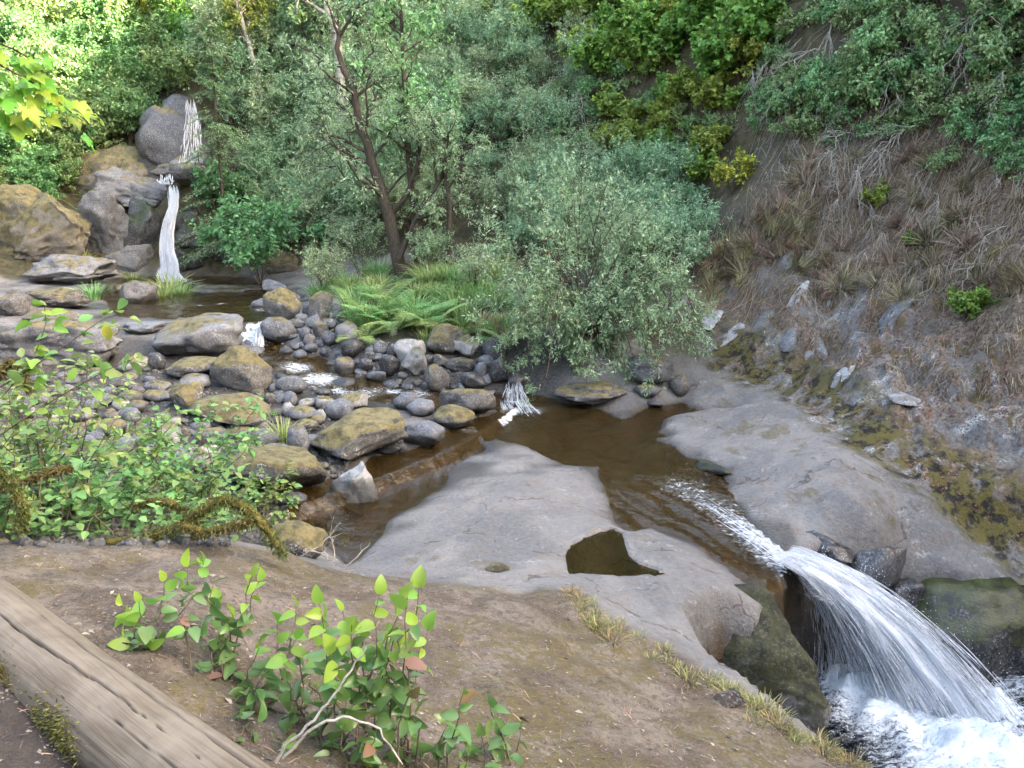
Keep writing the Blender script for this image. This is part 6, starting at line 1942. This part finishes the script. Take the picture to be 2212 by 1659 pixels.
def white_twigs():
    r = np.random.default_rng(1400)
    for q, (pts, lab) in enumerate([([(650, 1205), (690, 1180), (715, 1150), (735, 1128)], "white bare twig forking above the shaded pool edge"), ([(655, 1190), (700, 1195), (728, 1210)], "white bare twig lying towards the slab"),
                     ([(720, 1215), (722, 1180), (716, 1160)], "short upright white twig beside the slab"), ([(745, 1228), (780, 1195), (800, 1172)], "thin pale twig leaning over the slab edge"),
                     ([(120, 1165), (165, 1150), (200, 1150)], "stubby bare stick lying in front of the mossy branch")]):
        c = np.array([bpd(a, b, 4.75) for a, b in pts]); f = np.linspace(0, len(c) - 1, 9)
        l = np.column_stack([np.interp(f, np.arange(len(c)), c[:, k]) for k in range(3)])
        b = l[0].copy(); l -= b; l += r.normal(size=l.shape) * .005
        P1 = kids(r, l[None], 4 if q < 3 else 1, .3, .9, (.4, .8), .5, .1, .05, 5)
        V, Q = cat_mesh([tubes(l[None], np.linspace(.008 if q == 4 else .0055, .002, 9)[None], 5), tubes(P1, np.linspace(.0025, .001, 5)[None] * np.ones((len(P1), 1)), 4)])
        link("bare_twig", mesh_np("bare_twig", V, quads=Q, mat=BARK['dead']), loc=b, label=lab, cat="twig")
white_twigs()

# ---- the trodden bank: chips, needles, dry fringe ------------------------------------
def bank_litter():
    r = np.random.default_rng(1500)
    pts = []
    while len(pts) < 6000:
        a, b = r.uniform(-50, 1900), r.uniform(1180, 1680)
        q = hit(a, b, 1.2)
        if sdist(np.array([q[0]]), np.array([q[1]]), BANKP)[0] > -.05: continue
        pts.append(q)
    P = np.array(pts)
    F, dn = slope_frames(r, P, .25)
    n = len(P)
    sz = r.uniform(.006, .026, n) * np.where(r.random(n) < .06, 2.0, 1)
    V, T = inst(LEAF['ovate'], P + F[..., 2] * .004, F, sz)
    link("bank_litter", mesh_np("bank_litter", V, tris=T, mat=ML['chip'], smooth=False), kind="stuff", label="tiny bark chips and dry leaf bits strewn on the earth bank", cat="litter")
    m = 2600
    i = r.integers(0, n, m)
    V, T = inst(LEAF['blade'], P[i] + r.normal(size=(m, 3)) * (.04, .04, 0) + np.array([0, 0, .006]), frames(r, unit(dn[i] * .2 + r.normal(size=(m, 3)) * (1, 1, .12)), 1, .3), r.uniform(.02, .07, m))
    link("needle_litter", mesh_np("needle_litter", V, tris=T, mat=ML['straw'], smooth=False), kind="stuff", label="dry needles and stalks scattered on the earth bank", cat="litter")
    # short dry fringe along the edge
    GT = [tuft_mesh(640 + k, 60, .055, .07, 'fringe', 1.3, .5) for k in range(4)]
    edge = [(1230, 1290), (1300, 1345), (1380, 1400), (1460, 1440), (1560, 1490), (1640, 1540), (1720, 1590), (1800, 1630), (1880, 1668)]
    for k in range(85):
        u = r.uniform(0, len(edge) - 1); j = min(int(u), len(edge) - 2); f = u - j
        a = edge[j][0] * (1 - f) + edge[j + 1][0] * f + r.normal() * 16; b = edge[j][1] * (1 - f) + edge[j + 1][1] * f + r.normal() * 12
        q = hit(a, b, 1.2)
        if q[2] < .0: continue
        e = link("grass_tuft", None, loc=(q[0], q[1], q[2] - .005), label="short yellow-green grass tuft along the drop edge of the earth bank", cat="grass tuft", group="short grass along the bank edge")
        e.rotation_euler = (0, 0, r.uniform(0, 6)); e.scale = (r.uniform(.6, 1.3),) * 3
        link("blades", GT[r.integers(4)], e, kind="stuff")
ML['chip'] = leaf_material("bark_chip", (.085, .062, .044), (.26, .215, .165), .05, boost=1.0)
ML['fringe'] = leaf_material("short_dry_grass", (.090, .082, .028), (.175, .150, .060), .25)
bank_litter()
q = hit(1570, 1520); free_rock("soil_clod", q + np.array([0, 0, .02]), (.11, .07, .05), 'jag', 'soil' if 'soil' in MR else 'brown', 1601, "dark crumbling soil clod at the drop edge of the bank", (0, 0, .4), 3, .03, cat="soil clod")
q = hit(1075, 1232); free_rock("moss_clump", q + np.array([0, 0, .01]), (.085, .04, .03), 'round', 'ochre', 1602, "small moss clump lying on the grey slab", (0, 0, .2), 3, .03, cat="moss clump")
